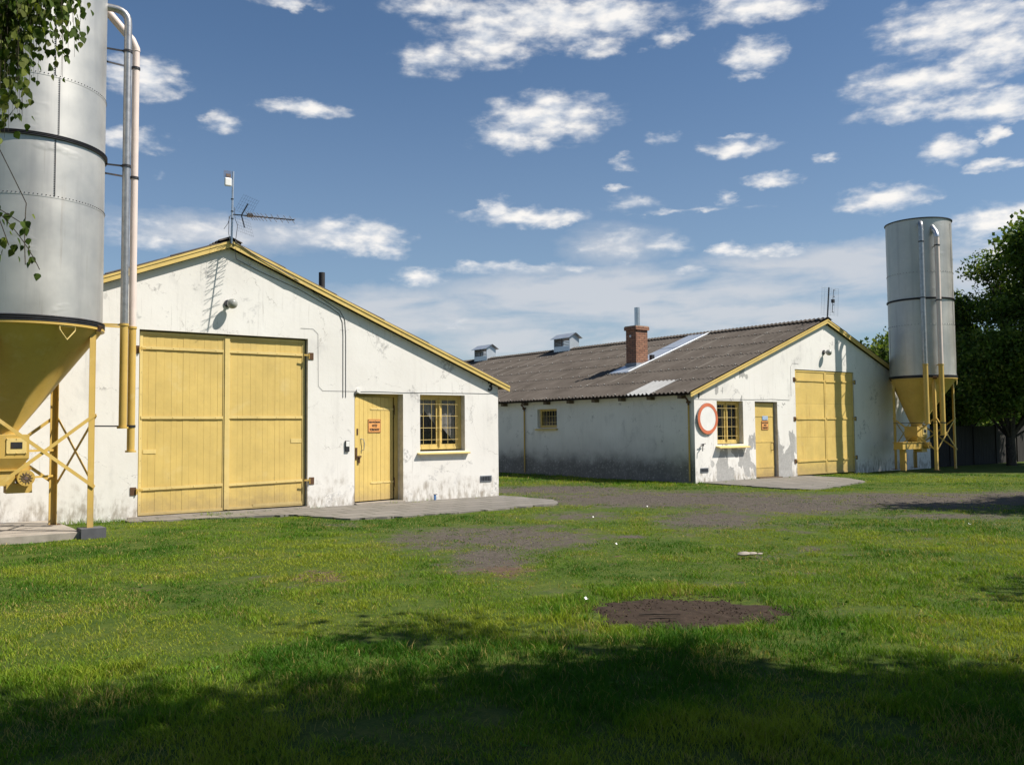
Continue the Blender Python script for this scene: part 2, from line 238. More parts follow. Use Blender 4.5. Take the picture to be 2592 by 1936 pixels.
# ------------------------------------------------------------------ mesh helpers
class MB:
    def __init__(s): s.v=[]; s.f=[]
    def add(s,vs,fs):
        o=len(s.v); s.v+= [tuple(map(float,p)) for p in vs]; s.f+=[tuple(i+o for i in f) for f in fs]; return s
    def box(s,x0,x1,y0,y1,z0,z1):
        return s.add([(x0,y0,z0),(x1,y0,z0),(x1,y1,z0),(x0,y1,z0),(x0,y0,z1),(x1,y0,z1),(x1,y1,z1),(x0,y1,z1)],[(0,3,2,1),(4,5,6,7),(0,1,5,4),(1,2,6,5),(2,3,7,6),(3,0,4,7)])
    def quad(s,*p): return s.add(p,[tuple(range(len(p)))])
    def bar(s,a,b,w,t,side=(0,0,1)):
        """rectangular bar from a to b, width w along 'side', thickness t"""
        a=Vector(a); b=Vector(b); d=(b-a).normalized(); sd=Vector(side); sd=(sd-d*sd.dot(d)).normalized(); n=d.cross(sd)
        vs=[]
        for p in (a,b):
            for i,j in ((-1,-1),(1,-1),(1,1),(-1,1)): vs.append(p+sd*(w/2*i)+n*(t/2*j))
        return s.add(vs,[(0,1,2,3),(7,6,5,4),(0,4,5,1),(1,5,6,2),(2,6,7,3),(3,7,4,0)])
    def tube(s,pts,r,n=12,cap=True):
        pts=[Vector(p) for p in pts]; rs=r if hasattr(r,'__len__') else [r]*len(pts); ref=None; o=len(s.v)
        for i,p in enumerate(pts):
            d=(pts[min(i+1,len(pts)-1)]-pts[max(i-1,0)]).normalized()
            if ref is None: ref=d.orthogonal().normalized()
            ref=(ref-d*ref.dot(d)).normalized(); b=d.cross(ref)
            for k in range(n):
                a=2*math.pi*k/n; s.v.append(tuple(p+(ref*math.cos(a)+b*math.sin(a))*rs[i]))
        for i in range(len(pts)-1):
            for k in range(n): a=o+i*n+k; b=o+i*n+(k+1)%n; s.f.append((a,b,b+n,a+n))
        if cap: s.f.append(tuple(o+k for k in range(n))[::-1]); s.f.append(tuple(o+(len(pts)-1)*n+k for k in range(n)))
        return s
    def lathe(s,cx,cy,prof,n=64,skew=(0,0)):
        """profile [(r,z)...], centre drifting by skew*(fraction)"""
        o=len(s.v)
        for i,pz in enumerate(prof):
            r,z=pz[:2]; sx,sy=(pz[2],pz[3]) if len(pz)>2 else (0,0)
            for k in range(n): a=2*math.pi*k/n; s.v.append((cx+sx+r*math.cos(a),cy+sy+r*math.sin(a),z))
        for i in range(len(prof)-1):
            for k in range(n): a=o+i*n+k; b=o+i*n+(k+1)%n; s.f.append((a,b,b+n,a+n))
        return s
    def disc(s,c,r,nrm,t,n=40,rin=0):
        c=Vector(c); nn=Vector(nrm).normalized(); u=nn.orthogonal().normalized(); v=nn.cross(u); o=len(s.v)
        for off in (0,t):
            for rr in (rin,r):
                for k in range(n): a=2*math.pi*k/n; s.v.append(tuple(c+nn*off+(u*math.cos(a)+v*math.sin(a))*rr))
        for k in range(n):
            j=(k+1)%n
            for a,b in ((0,1),(1,3),(3,2),(2,0)): s.f.append((o+a*n+k,o+a*n+j,o+b*n+j,o+b*n+k))
        return s
    def ball(s,c,r,n=10,sc_=(1,1,1)):
        o=len(s.v)
        for i in range(n+1):
            t=math.pi*i/n
            for k in range(2*n): a=math.pi*k/n; s.v.append((c[0]+r*sc_[0]*math.sin(t)*math.cos(a),c[1]+r*sc_[1]*math.sin(t)*math.sin(a),c[2]+r*sc_[2]*math.cos(t)))
        for i in range(n):
            for k in range(2*n): a=o+i*2*n+k; b=o+i*2*n+(k+1)%(2*n); s.f.append((a,a+2*n,b+2*n,b))
        return s
    def build(s,name,mat,parent=None,smooth=False,bevel=0,extra=None):
        me=bpy.data.meshes.new(name); nf=len(s.f)
        if extra: s.add(extra[0].v,extra[0].f)
        org=Vector((0,0,0))
        if parent is not None:
            r=parent
            while r.parent: r=r.parent
            org=r.location
        me.from_pydata([tuple(Vector(p)-org) for p in s.v],[],s.f); me.materials.append(mat)
        if extra: me.materials.append(extra[1]); me.polygons.foreach_set('material_index',[0]*nf+[1]*(len(me.polygons)-nf))
        me.validate()
        if smooth:
            me.polygons.foreach_set('use_smooth',[True]*len(me.polygons)); me.set_sharp_from_angle(angle=R(40))
        ob=bpy.data.objects.new(name,me); sc.collection.objects.link(ob)
        if parent is not None: ob.parent=parent
        if bevel:
            b=ob.modifiers.new('bevel','BEVEL'); b.width=bevel; b.segments=2; b.limit_method='ANGLE'
        return ob
GROUPS={'barn':'white barns round the yard','feed_silo':'feed silos beside the barns','mast_antenna':'antennas on the barn ridges','warning_sign':'orange notices on the barn doors','tree':'leafy trees round the yard'}
GR2={'cable':'cables on the barn walls','number':'barn numbers','twig':'twigs on the bare soil','litter':'paper scraps in the grass'}
def thing(name,loc,label,cat,group=None):
    group=group or GROUPS.get(name)
    o=bpy.data.objects.new(name,None); sc.collection.objects.link(o); o.location=loc; o.empty_display_size=.2
    o['label']=label; o['category']=cat
    if group: o['group']=group
    return o
def tag(o,label,cat,group=None):
    group=group or GR2.get(cat)
    o['label']=label; o['category']=cat
    if group: o['group']=group
    return o
def struct(o,kind='structure',label=None):
    o['kind']=kind
    if label: o['label']=label
    return o
def text_mesh(txt,size,extrude=.002,bold=0):
    cu=bpy.data.curves.new('t','FONT'); cu.body=txt; cu.size=size; cu.extrude=extrude; cu.align_x='CENTER'; cu.align_y='CENTER'; cu.offset=bold; cu.resolution_u=3
    ob=bpy.data.objects.new('t',cu); sc.collection.objects.link(ob); bpy.context.view_layer.update()
    me=bpy.data.meshes.new_from_object(ob.evaluated_get(bpy.context.evaluated_depsgraph_get()))
    vs=[v.co.copy() for v in me.vertices]; fs=[tuple(p.vertices) for p in me.polygons]
    bpy.data.objects.remove(ob); bpy.data.meshes.remove(me); return vs,fs
def put_text(mb,txt,cx,y,cz,size,width=None,bold=0,rotz=0,extrude=.002):
    vs,fs=text_mesh(txt,size,extrude,bold)
    if width:
        w0=max(v.x for v in vs)-min(v.x for v in vs); k=width/w0
    else: k=1
    c,s_=math.cos(rotz),math.sin(rotz)
    mb.add([(cx+v.x*k*c+ -v.z*-s_*0+0, y+v.x*k*s_-v.z, cz+v.y) for v in vs],fs)

def vnoise(x,y,scale,seed=0,oct_=3):
    """value noise, numpy"""
    out=np.zeros_like(x,dtype=float); amp=1; tot=0
    for o in range(oct_):
        r_=np.random.default_rng(seed+o*17); G=r_.random((256,256)); u=x/scale*(2**o)+37.2*o; v=y/scale*(2**o)+11.7*o
        iu=np.floor(u).astype(int); iv=np.floor(v).astype(int); fu=u-iu; fv=v-iv; fu=fu*fu*(3-2*fu); fv=fv*fv*(3-2*fv)
        a=G[iu%256,iv%256]; b=G[(iu+1)%256,iv%256]; c=G[iu%256,(iv+1)%256]; d=G[(iu+1)%256,(iv+1)%256]
        out+=amp*((a*(1-fu)+b*fu)*(1-fv)+(c*(1-fu)+d*fu)*fv); tot+=amp; amp*=.5
    return out/tot

# ------------------------------------------------------------------ ground
DIRT=[(19.21,10.5,2.33,-2.22,1.95,1.06,1.00,0),(15.64,14.52,2.52,-2.42,1.67,1.55,0.95,0),(15.6,18.69,1.51,-1.5,1.09,1.31,0.90,0),(15.74,11.39,1.35,-1.27,1.49,1.07,0.85,0),(12.57,10.67,0.78,-0.71,1.28,1.08,0.75,0),(11.19,12.73,0.83,-0.76,0.72,0.82,0.55,0),(8.09,11.02,1.15,-1.01,0.97,1.32,0.80,0),(7.16,11.39,0.62,-0.54,0.76,1.2,0.65,0),(6.66,9.27,0.4,-0.34,0.67,0.93,0.85,0),(6.23,8.39,0.29,-0.24,0.33,0.44,0.60,1),(4.39,9.42,0.22,-0.19,0.2,0.43,0.75,1),(10.34,9.61,1.06,-0.94,0.55,0.51,0.30,0),(9.69,7.39,0.54,-0.47,0.51,0.38,0.30,0),(2.66,9.88,0.15,-0.13,0.06,0.24,0.40,1),(7.38,6.28,0.33,-0.28,0.27,0.23,0.40,0),(12.78,9.26,1.13,-1.01,0.74,0.53,0.40,0),(16.25,8.28,1.19,-1.1,0.68,0.35,0.60,0),(5.79,7.09,0.22,-0.18,0.27,0.33,0.35,0),(7.11,14.32,0.37,-0.33,0.21,0.43,0.50,0),(10.01,8.01,0.38,-0.33,0.32,0.25,0.30,0),(17.27,21.8,1.21,-1.25,0.77,0.97,0.30,0),(8.69,6.19,0.23,-0.2,0.28,0.2,0.30,0),
 (22.5,8.2,2.8,-2.2,1.9,1.1,1.0,0),(27,5,3,-2.4,1.6,1,1.0,0),(13.8,24,.2,4,1.1,0,.9,0),(14.5,32,.2,5,1.2,0,.9,0)]
def dirt_at(x,y):
    a=np.zeros_like(x); b=np.zeros_like(x)
    for cx,cy,ax,ay,bx,by,s,k in DIRT:
        det=ax*by-ay*bx; u=((x-cx)*by-(y-cy)*bx)/det; v=((y-cy)*ax-(x-cx)*ay)/det
        d=np.sqrt(u*u+v*v); w_=s*np.clip(1.25-.72*d,0,1)
        if k: b=np.maximum(b,w_)
        else: a=np.maximum(a,w_)
    sc_=np.clip((vnoise(x,y,.75,141,4)-.60)*6,0,.75)*np.exp(-(((x-10)/6)**2+((y-9.5)/5)**2)); a=np.maximum(a,sc_)
    b=np.maximum(b,np.clip((vnoise(x,y,.5,151,4)-.68)*6,0,.5)*np.exp(-(((x-9)/4)**2+((y-8.5)/3)**2)))
    return a,b
SLAB_A=[(4.3,17.3),(7.1,16.6),(7.6,15.05),(8.6,14.8),(9.9,14.75),(12.6,15.0),(13.25,15.9),(13.12,17.75),(4.3,17.75)]
SLAB_B=[(20.5,17.95),(20.3,16.2),(20.1,14.6),(20.2,13.9),(21.2,13.9),(22.5,14.3),(24.4,14.9),(25.6,16.3),(26.0,17.95)]
PAD_A=[(-2.2,15.2),(3.1,15.2),(3.1,17.7),(-2.2,17.7)]
MOUND=(6.02,5.47,.74,-.60,.56,.51)
def inpoly(x,y,P):
    r_=np.zeros(x.shape,bool); n=len(P)
    for i in range(n):
        x1,y1=P[i]; x2,y2=P[(i+1)%n]
        c=((y1>y)!=(y2>y))&(x<(x2-x1)*(y-y1)/((y2-y1) if y2!=y1 else 1e-9)+x1); r_^=c
    return r_
def gz(x,y): return -.045*vnoise(x,y,1.7,5,3)-.02*vnoise(x,y,.35,9,2)
xs=np.concatenate([[-3000,-800,-200,-60,-25,-12],np.arange(-6,32,.12),[33,35,38,42,50,70,120,300,1000,3000]])
ys=np.concatenate([[-3000,-800,-200,-60,-20,-8,-3],np.arange(-1,26,.12),[27,30,35,42,50,70,120,300,1000,3000]])
X,Y=np.meshgrid(xs,ys); xf=X.ravel(); yf=Y.ravel(); zf=gz(xf,yf)
me=bpy.data.meshes.new('ground'); nx,ny=len(xs),len(ys)
I=np.arange(nx*ny).reshape(ny,nx); q=np.stack([I[:-1,:-1],I[:-1,1:],I[1:,1:],I[1:,:-1]],-1).reshape(-1,4)
me.vertices.add(nx*ny); me.vertices.foreach_set('co',np.stack([xf,yf,zf],1).ravel().astype('f4'))
me.loops.add(q.size); me.loops.foreach_set('vertex_index',q.ravel().astype('i4')); me.polygons.add(len(q)); me.polygons.foreach_set('loop_start',(np.arange(len(q))*4).astype('i4')); me.update()
da,db=dirt_at(xf,yf); ca=me.color_attributes.new('dirt','FLOAT_COLOR','POINT'); ca.data.foreach_set('color',np.stack([da,db,da*0,da*0+1],1).ravel().astype('f4'))
me.polygons.foreach_set('use_smooth',np.ones(len(q),bool)); me.materials.append(MT['ground'])
gr=bpy.data.objects.new('ground',me); sc.collection.objects.link(gr); struct(gr)
def sheet(name,poly,z0,z1,mat,kind='structure',jit=.05):
    pp=[]
    for i,(x,y) in enumerate(poly):
        x2,y2=poly[(i+1)%len(poly)]; k=max(1,int(math.hypot(x2-x,y2-y)/.16))
        for j in range(k): f=j/k; pp.append((x+(x2-x)*f+random.uniform(-jit,jit),min(y+(y2-y)*f+random.uniform(-jit,jit),17.97)))
    poly=pp
    mb=MB(); n=len(poly); mb.add([(x,y,z1) for x,y in poly]+[(x,y,z0) for x,y in poly],[tuple(range(n))]+[(i,i+n,(i+1)%n+n,(i+1)%n) for i in range(n)])
    return struct(mb.build(name,mat),kind)
sheet('pavement_barn_three',[p for p in SLAB_A][::-1],-.08,-.004,MT['slab']); sheet('pavement_barn_one',SLAB_B,-.08,-.004,MT['slab'])
sheet('concrete_pad',PAD_A,-.1,.075,MT['concrete'],jit=.008)
# bare soil disc
mb=MB(); n=150; m=26
for i in range(m+1):
    rr=1.14*i/m
    for k in range(n):
        a=2*math.pi*k/n; j=1+(.07*math.sin(3*a+1)+.05*math.sin(7*a)+.035*math.sin(13*a+2)+.03*math.sin(29*a)+.02*math.sin(47*a+1))*min(1,rr)
        x_=MOUND[0]+rr*j*(MOUND[2]*math.cos(a)+MOUND[4]*math.sin(a)); y_=MOUND[1]+rr*j*(MOUND[3]*math.cos(a)+MOUND[5]*math.sin(a))
        mb.v.append((x_,y_,-.012-.055*max(0,rr-.72)/.4))
P_=np.array(mb.v); hz=.045*(vnoise(P_[:,0],P_[:,1],.16,301,4)-.5)+.03*(vnoise(P_[:,0],P_[:,1],.5,311,2)-.5); mb.v=[(p[0],p[1],p[2]+h_) for p,h_ in zip(mb.v,hz)]
mb.f=[(i*n+k,i*n+(k+1)%n,(i+1)*n+(k+1)%n,(i+1)*n+k) for i in range(m) for k in range(n)]
struct(mb.build('soil_patch',MT['mound'],smooth=True))

# ------------------------------------------------------------------ grass blades
def mesh_np(name,V,tri=None,quad=None,col=None,mat=None):
    me=bpy.data.meshes.new(name); me.vertices.add(len(V)); me.vertices.foreach_set('co',V.astype('f4').ravel())
    li=[];ls=[];c=0
    if quad is not None: li.append(quad.ravel()); ls.append(np.arange(len(quad))*4); c=quad.size
    if tri is not None: li.append(tri.ravel()); ls.append(c+np.arange(len(tri))*3)
    li=np.concatenate(li).astype('i4'); ls=np.concatenate(ls).astype('i4')
    me.loops.add(len(li)); me.loops.foreach_set('vertex_index',li); me.polygons.add(len(ls)); me.polygons.foreach_set('loop_start',ls); me.update()
    if col is not None:
        a=me.color_attributes.new('tint','FLOAT_COLOR','POINT'); a.data.foreach_set('color',np.concatenate([col,np.ones((len(col),1))],1).astype('f4').ravel())
    me.materials.append(mat); o=bpy.data.objects.new(name,me); sc.collection.objects.link(o); return o
def grass():
    # candidate roots: polar sampling about the lawn in front of the barns, density falling with distance
    N=900000
    th=R(37.2)+rng.uniform(R(-33.5),R(33.5),N); d=3.0*np.exp(rng.random(N)**.8*np.log(34/3.0))
    x=d*np.sin(th); y=d*np.cos(th)
    a,b=dirt_at(x,y); patch=vnoise(x,y,.9,21,4); patch2=vnoise(x,y,.3,22,3); keep=(a+(patch-.5)*1.7+(patch2-.5)*1.6+rng.normal(0,.12,N)<.52)&(b+(patch-.5)*1.3<.5)
    keep|=rng.random(N)<.03
    # worn-thin areas
    dn=vnoise(x,y,.28,33,3); keep&=rng.random(N)<np.clip(.35+1.6*(dn-.3),.25,1)
    jx=x+(vnoise(x,y,.25,3,2)-.5)*.9; jy=y+(vnoise(x,y,.25,4,2)-.5)*.9
    for P in (SLAB_A,SLAB_B): keep&=~inpoly(jx,jy,P)|(inpoly(x,y,P)&(vnoise(x,y,.35,101,3)>.70))
    keep&=~inpoly(x,y,PAD_A); keep&=~((y>17.72)&(x<13.08)); keep&=~((y>17.94)&(x>20.4)&(x<34.1))
    det=MOUND[2]*MOUND[5]-MOUND[3]*MOUND[4]; u=((x-MOUND[0])*MOUND[5]-(y-MOUND[1])*MOUND[4])/det; v=((y-MOUND[1])*MOUND[2]-(x-MOUND[0])*MOUND[3])/det
    keep&=((u*u+v*v)>(.72+1.5*(vnoise(x,y,.12,77,3)-.42)))|(rng.random(N)<.03)
    x,y,d=x[keep],y[keep],d[keep]; n=len(x); z=gz(x,y)-.005
    tuft=vnoise(x,y,.42,51,3); big=vnoise(x,y,2.6,61,3); ring=np.exp(-((np.hypot((x-6)/1.0,(y-5.5)/1.0)-1.0)/.3)**2)
    h=(.018+.064*np.clip(tuft-.36,0,1)**1.1+.03*np.clip(big-.4,0,1)+.035*ring)*rng.uniform(.6,1.5,n)
    h*=1+1.3*((y>17.25)|((x>12.9)&(x<13.5)&(y>17)))*vnoise(x,y,.5,88,2); h*=np.where(a[keep]+b[keep]>.3,.6,1); h*=1+.35*(d<7)
    wd=np.clip(.0015*d**.55,.0020,.02)*rng.uniform(.7,1.3,n)*1.15
    az_=rng.uniform(0,2*np.pi,n); lean=rng.uniform(.1,1.25,n)*h; la=rng.uniform(0,2*np.pi,n)+.6
    px,py=np.cos(az_)*wd/2,np.sin(az_)*wd/2; lx,ly=np.cos(la)*lean,np.sin(la)*lean
    V=np.empty((n,5,3)); V[:,0]=np.stack([x-px,y-py,z],1); V[:,1]=np.stack([x+px,y+py,z],1)
    V[:,2]=np.stack([x+px*.8+lx*.35,y+py*.8+ly*.35,z+h*.6],1); V[:,3]=np.stack([x-px*.8+lx*.35,y-py*.8+ly*.35,z+h*.6],1); V[:,4]=np.stack([x+lx,y+ly,z+h],1)
    i=np.arange(n)*5; Q=np.stack([i,i+1,i+2,i+3],1); T=np.stack([i+3,i+2,i+4],1)
    pal=np.array([(.055,.15,.010),(.15,.26,.016),(.29,.335,.030),(.42,.34,.11)])
    t=np.clip((vnoise(x,y,1.5,71,5)-.5)*4.0+.30+.02*np.clip(d-5,0,8)+.10*np.clip(x-4,0,5)/2-.25*(d>15)+rng.normal(0,.16,n),0,1)*2; k=np.clip(t.astype(int),0,1); fr=(t-k)[:,None]; c=pal[k]*(1-fr)+pal[k+1]*fr
    dry=rng.random(n)<(.05+.25*(vnoise(x,y,.6,95,3)>.64)+.10*(a[keep]>.15)+.05*(vnoise(x,y,1.2,91,2)>.62)); c[dry]=pal[3]*rng.uniform(.7,1.1,(dry.sum(),1))
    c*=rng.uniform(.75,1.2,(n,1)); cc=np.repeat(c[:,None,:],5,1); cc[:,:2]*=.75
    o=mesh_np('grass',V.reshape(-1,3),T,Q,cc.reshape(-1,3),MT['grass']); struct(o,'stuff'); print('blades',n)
grass()
def stones(name,n,pts,smin,smax,mat,zf=None):
    V=[];T=[]; r_=random.Random(n); base=[(1,0,0),(-1,0,0),(0,1,0),(0,-1,0),(0,0,1),(0,0,-1)]; tri=[(0,2,4),(2,1,4),(1,3,4),(3,0,4),(2,0,5),(1,2,5),(3,1,5),(0,3,5)]
    for (x,y) in pts:
        z=float(gz(np.array([x]),np.array([y]))[0]) if zf is None else zf; k=r_.uniform(smin,smax)*(1+.05*math.hypot(x,y)); a=r_.uniform(0,6.28); o=len(V)
        for b in base: q=[b[i]*k*r_.uniform(.6,1.3) for i in range(3)]; V.append((x+q[0]*math.cos(a)-q[1]*math.sin(a),y+q[0]*math.sin(a)+q[1]*math.cos(a),z+q[2]*.6+k*.2))
        T+= [tuple(i+o for i in t) for t in tri]
    o=mesh_np(name,np.array(V),np.array(T),None,None,mat); return struct(o,'stuff')
def stone_pts(n):
    L=[]; N=n*30; x=rng.uniform(2,32,N); y=rng.uniform(3.5,24,N); a,b=dirt_at(x,y); k=(rng.random(N)<np.maximum(a,b)*1.2-.35)&~((y>17.7)&(x<13.1))&~((y>17.9)&(x>20.3)); d=np.hypot(x,y); k&=rng.random(N)<np.clip(9/d,0,1)**1.5
    for P in (SLAB_A,SLAB_B): k&=~inpoly(x,y,P)
    return list(zip(x[k],y[k]))[:n]
stones('gravel_stones',5200,stone_pts(5200),.003,.010,simple('gravel',(.17,.15,.13),.9,0,.4,40,0))
stones('soil_clods',700,[(MOUND[0]+rr*(MOUND[2]*math.cos(a)+MOUND[4]*math.sin(a)),MOUND[1]+rr*(MOUND[3]*math.cos(a)+MOUND[5]*math.sin(a))) for rr,a in [(random.random()**.5*1.08,random.uniform(0,6.28)) for _ in range(700)]],.003,.009,MT['mound'],-.008)
def weeds():
    vs=[];tr=[];co=[]; c=0
    spots=[]
    for _ in range(230):
        th=R(37.2)+random.uniform(R(-31),R(31)); d=3.2*math.exp(random.random()*math.log(17/3.2)); spots.append((d*math.sin(th),d*math.cos(th),random.uniform(.02,.06)))
    A=np.array([(s[0],s[1]) for s in spots]); a,b=dirt_at(A[:,0],A[:,1])
    for (x,y,L),aa in zip(spots,a):
        if aa>.7 or inpoly(np.array([x]),np.array([y]),SLAB_A)[0] or inpoly(np.array([x]),np.array([y]),SLAB_B)[0] or y>17.5 or (abs(x-6)<.8 and abs(y-5.5)<.8) or (x<3.3 and y>15): continue
        z=float(gz(np.array([x]),np.array([y]))[0]); tint=np.array((.09,.18,.03))*random.uniform(.7,1.4)
        for k in range(random.randint(6,12)):
            an=random.uniform(0,6.28); l=L*random.uniform(.6,1.2); wv=l*.16; dx,dy=math.cos(an),math.sin(an); h1=l*random.uniform(.3,.7); h2=h1*random.uniform(.4,1.2)
            vs+=[(x,y,z+.01),(x+dx*l*.5-dy*wv,y+dy*l*.5+dx*wv,z+h1),(x+dx*l,y+dy*l,z+h2),(x+dx*l*.5+dy*wv,y+dy*l*.5-dx*wv,z+h1)]
            tr+=[(c,c+1,c+2),(c,c+2,c+3)]; co+=[tint*random.uniform(.8,1.2)]*4; c+=4
    struct(mesh_np('weeds',np.array(vs),np.array(tr),None,np.array(co),MT['grass']),'stuff')
weeds()

# ------------------------------------------------------------------ barns
def gable_front(mb,XL,XR,Xa,zE,zR,Y,holes,thick=.3):
    """front wall face with rectangular holes; top follows the two roof slopes"""
    top=lambda x: zR-(zR-zE)*abs(x-Xa)/(XR-Xa)
    xb=sorted({XL,XR,Xa,*[h[0] for h in holes],*[h[1] for h in holes]})
    for a,b in zip(xb[:-1],xb[1:]):
        hs=sorted([h for h in holes if h[0]<=a+1e-6 and h[1]>=b-1e-6],key=lambda h:h[2]); z=-.15
        for h in hs:
            if h[2]>z+1e-4: mb.quad((a,Y,z),(b,Y,z),(b,Y,h[2]),(a,Y,h[2]))
            z=h[3]
        mb.quad((a,Y,z),(b,Y,z),(b,Y,top(b)),(a,Y,top(a)))
def holes_reveal(mb,holes,Y,dp):
    for x0,x1,z0,z1,*_ in holes:
        y=Y+dp
        mb.quad((x0,Y,z0),(x0,Y,z1),(x0,y,z1),(x0,y,z0)); mb.quad((x1,Y,z0),(x1,y,z0),(x1,y,z1),(x1,Y,z1))
        mb.quad((x0,Y,z1),(x1,Y,z1),(x1,y,z1),(x0,y,z1)); mb.quad((x0,Y,z0),(x0,y,z0),(x1,y,z0),(x1,Y,z0))
def slope_sheet(mb,Xa,zR,k,sgn,s0,s1,y0,y1,lift0,lift1,amp=.026,lam=.177,spp=7,th=.012):
    """corrugated sheet row on slope; s = horizontal distance from the ridge"""
    n=int((y1-y0)/lam*spp); o=len(mb.v)
    for i in range(n+1):
        y=y0+(y1-y0)*i/n; w_=amp*math.cos(2*math.pi*y/lam)
        for s_,l in ((s0,lift0),(s1,lift1)): mb.v.append((Xa+sgn*s_,y,zR-k*s_+w_+l))
        mb.v.append((Xa+sgn*s1,y,zR-k*s1+w_+lift1-th))
    for i in range(n):
        a=o+3*i; b=a+3; f=[(a,a+1,b+1,b),(a+1,a+2,b+2,b+1)]; mb.f+= f if sgn<0 else [t[::-1] for t in f]
    return mb
def barn_shell(root,Xa,Y,XL,XR,zR,k,L,holes,sideholes,m_front,m_side,ovx=.28,ovy=.12,full_left=True,rows=6):
    """zR = top of roof sheets at ridge, k = slope"""
    wt=.17; zE=zR-wt-k*(XR-Xa)
    mb=MB(); gable_front(mb,XL,XR,Xa,zE,zR-wt,Y,holes); mb.build('gable_wall',m_front,root)
    mb=MB(); holes_reveal(mb,holes,Y,.34); mb.build('reveals',MT['reveal'],root)
    mb=MB(); ye=Y+L
    # left wall with openings
    zb=sorted({Y,ye,*[h[0] for h in sideholes],*[h[1] for h in sideholes]})
    for a,b in zip(zb[:-1],zb[1:]):
        h=[h for h in sideholes if h[0]<=a+1e-6 and h[1]>=b-1e-6]; zl=zE
        if h: mb.quad((XL,b,-.15),(XL,a,-.15),(XL,a,h[0][2]),(XL,b,h[0][2])); mb.quad((XL,b,h[0][3]),(XL,a,h[0][3]),(XL,a,zl),(XL,b,zl))
        else: mb.quad((XL,b,-.15),(XL,a,-.15),(XL,a,zl),(XL,b,zl))
    mb.quad((XR,Y,-.15),(XR,ye,-.15),(XR,ye,zE),(XR,Y,zE)); mb.quad((XR,ye,-.15),(XL,ye,-.15),(XL,ye,zE),(Xa,ye,zR-wt),(XR,ye,zE))
    for y0,y1,z0,z1 in sideholes:
        x=XL+.22
        mb.quad((XL,y0,z0),(x,y0,z0),(x,y0,z1),(XL,y0,z1)); mb.quad((XL,y1,z0),(XL,y1,z1),(x,y1,z1),(x,y1,z0)); mb.quad((XL,y0,z1),(x,y0,z1),(x,y1,z1),(XL,y1,z1)); mb.quad((XL,y0,z0),(XL,y1,z0),(x,y1,z0),(x,y0,z0))
    mb.build('side_wall',m_side,root)
    W=XR-Xa+ovx; y0=Y-ovy
    roof=MB()
    for sgn in (-1,1):
        for r_ in range(rows):
            s0=W*r_/rows-(.0 if r_==0 else .12); s1=W*(r_+1)/rows
            slope_sheet(roof,Xa,zR-.026,k,sgn,s0,s1,y0,ye+.12,.0,.020,spp=6 if sgn<0 else 4)
    # bolts along the laps
    bo=MB()
    for r_ in range(rows):
        s1=W*(r_+1)/rows-.09; y=y0+.3
        while y<y0+34:
            bo.ball((Xa-s1,y,zR-.026-k*s1+.034),.020,3); y+=random.choice((.354,.531,.531,.708))
    rf=roof.build('roof',MT['roof'],root,smooth=True,extra=(bo,MT['reveal']))
    # ridge cap, corrugated wings
    rc=MB()
    for sgn in (-1,1): slope_sheet(rc,Xa,zR+.045,k*1.02,sgn,0,.24,y0-.02,ye,.0,.0,amp=.022,spp=6)
    rc.build('ridge_cap',MT['roof'],rf,smooth=True)
    # soffit lining + barge boards
    sf=MB()
    for sgn in (-1,1):
        f=lambda s_,dz:(Xa+sgn*s_,zR-k*s_+dz)
        a=f(0,-.10); b=f(W-.03,-.10)
        sf.quad((a[0],y0+.03,a[1]),(b[0],y0+.03,b[1]),(b[0],ye,b[1]),(a[0],ye,a[1]))
    sf.build('roof_boarding',MT['wood_dark'],rf)
    for sgn in (-1,1):
        bb=MB(); P=[]
        for s_ in (0,W-.02):
            for dz in (-.035,-.165): P.append((Xa+sgn*s_,zR-k*s_+dz))
        for y_ in (y0,y0+.028): bb.v+= [(p[0],y_,p[1]) for p in P]
        bb.f+=[(0,1,3,2),(4,6,7,5),(0,2,6,4),(1,5,7,3),(2,3,7,6),(0,4,5,1)]
        # narrow second fillet on top
        Q=[]
        for s_ in (0,W-.02):
            for dz in (-.03,-.075): Q.append((Xa+sgn*s_,zR-k*s_+dz))
        o=len(bb.v)
        for y_ in (y0-.014,y0-.001): bb.v+= [(p[0],y_,p[1]) for p in Q]
        bb.f+=[tuple(i+o for i in t) for t in [(0,1,3,2),(4,6,7,5),(0,2,6,4),(1,5,7,3),(2,3,7,6),(0,4,5,1)]]
        bb.build('barge_board',MT['yellow'],root)
    return rf,zE,W
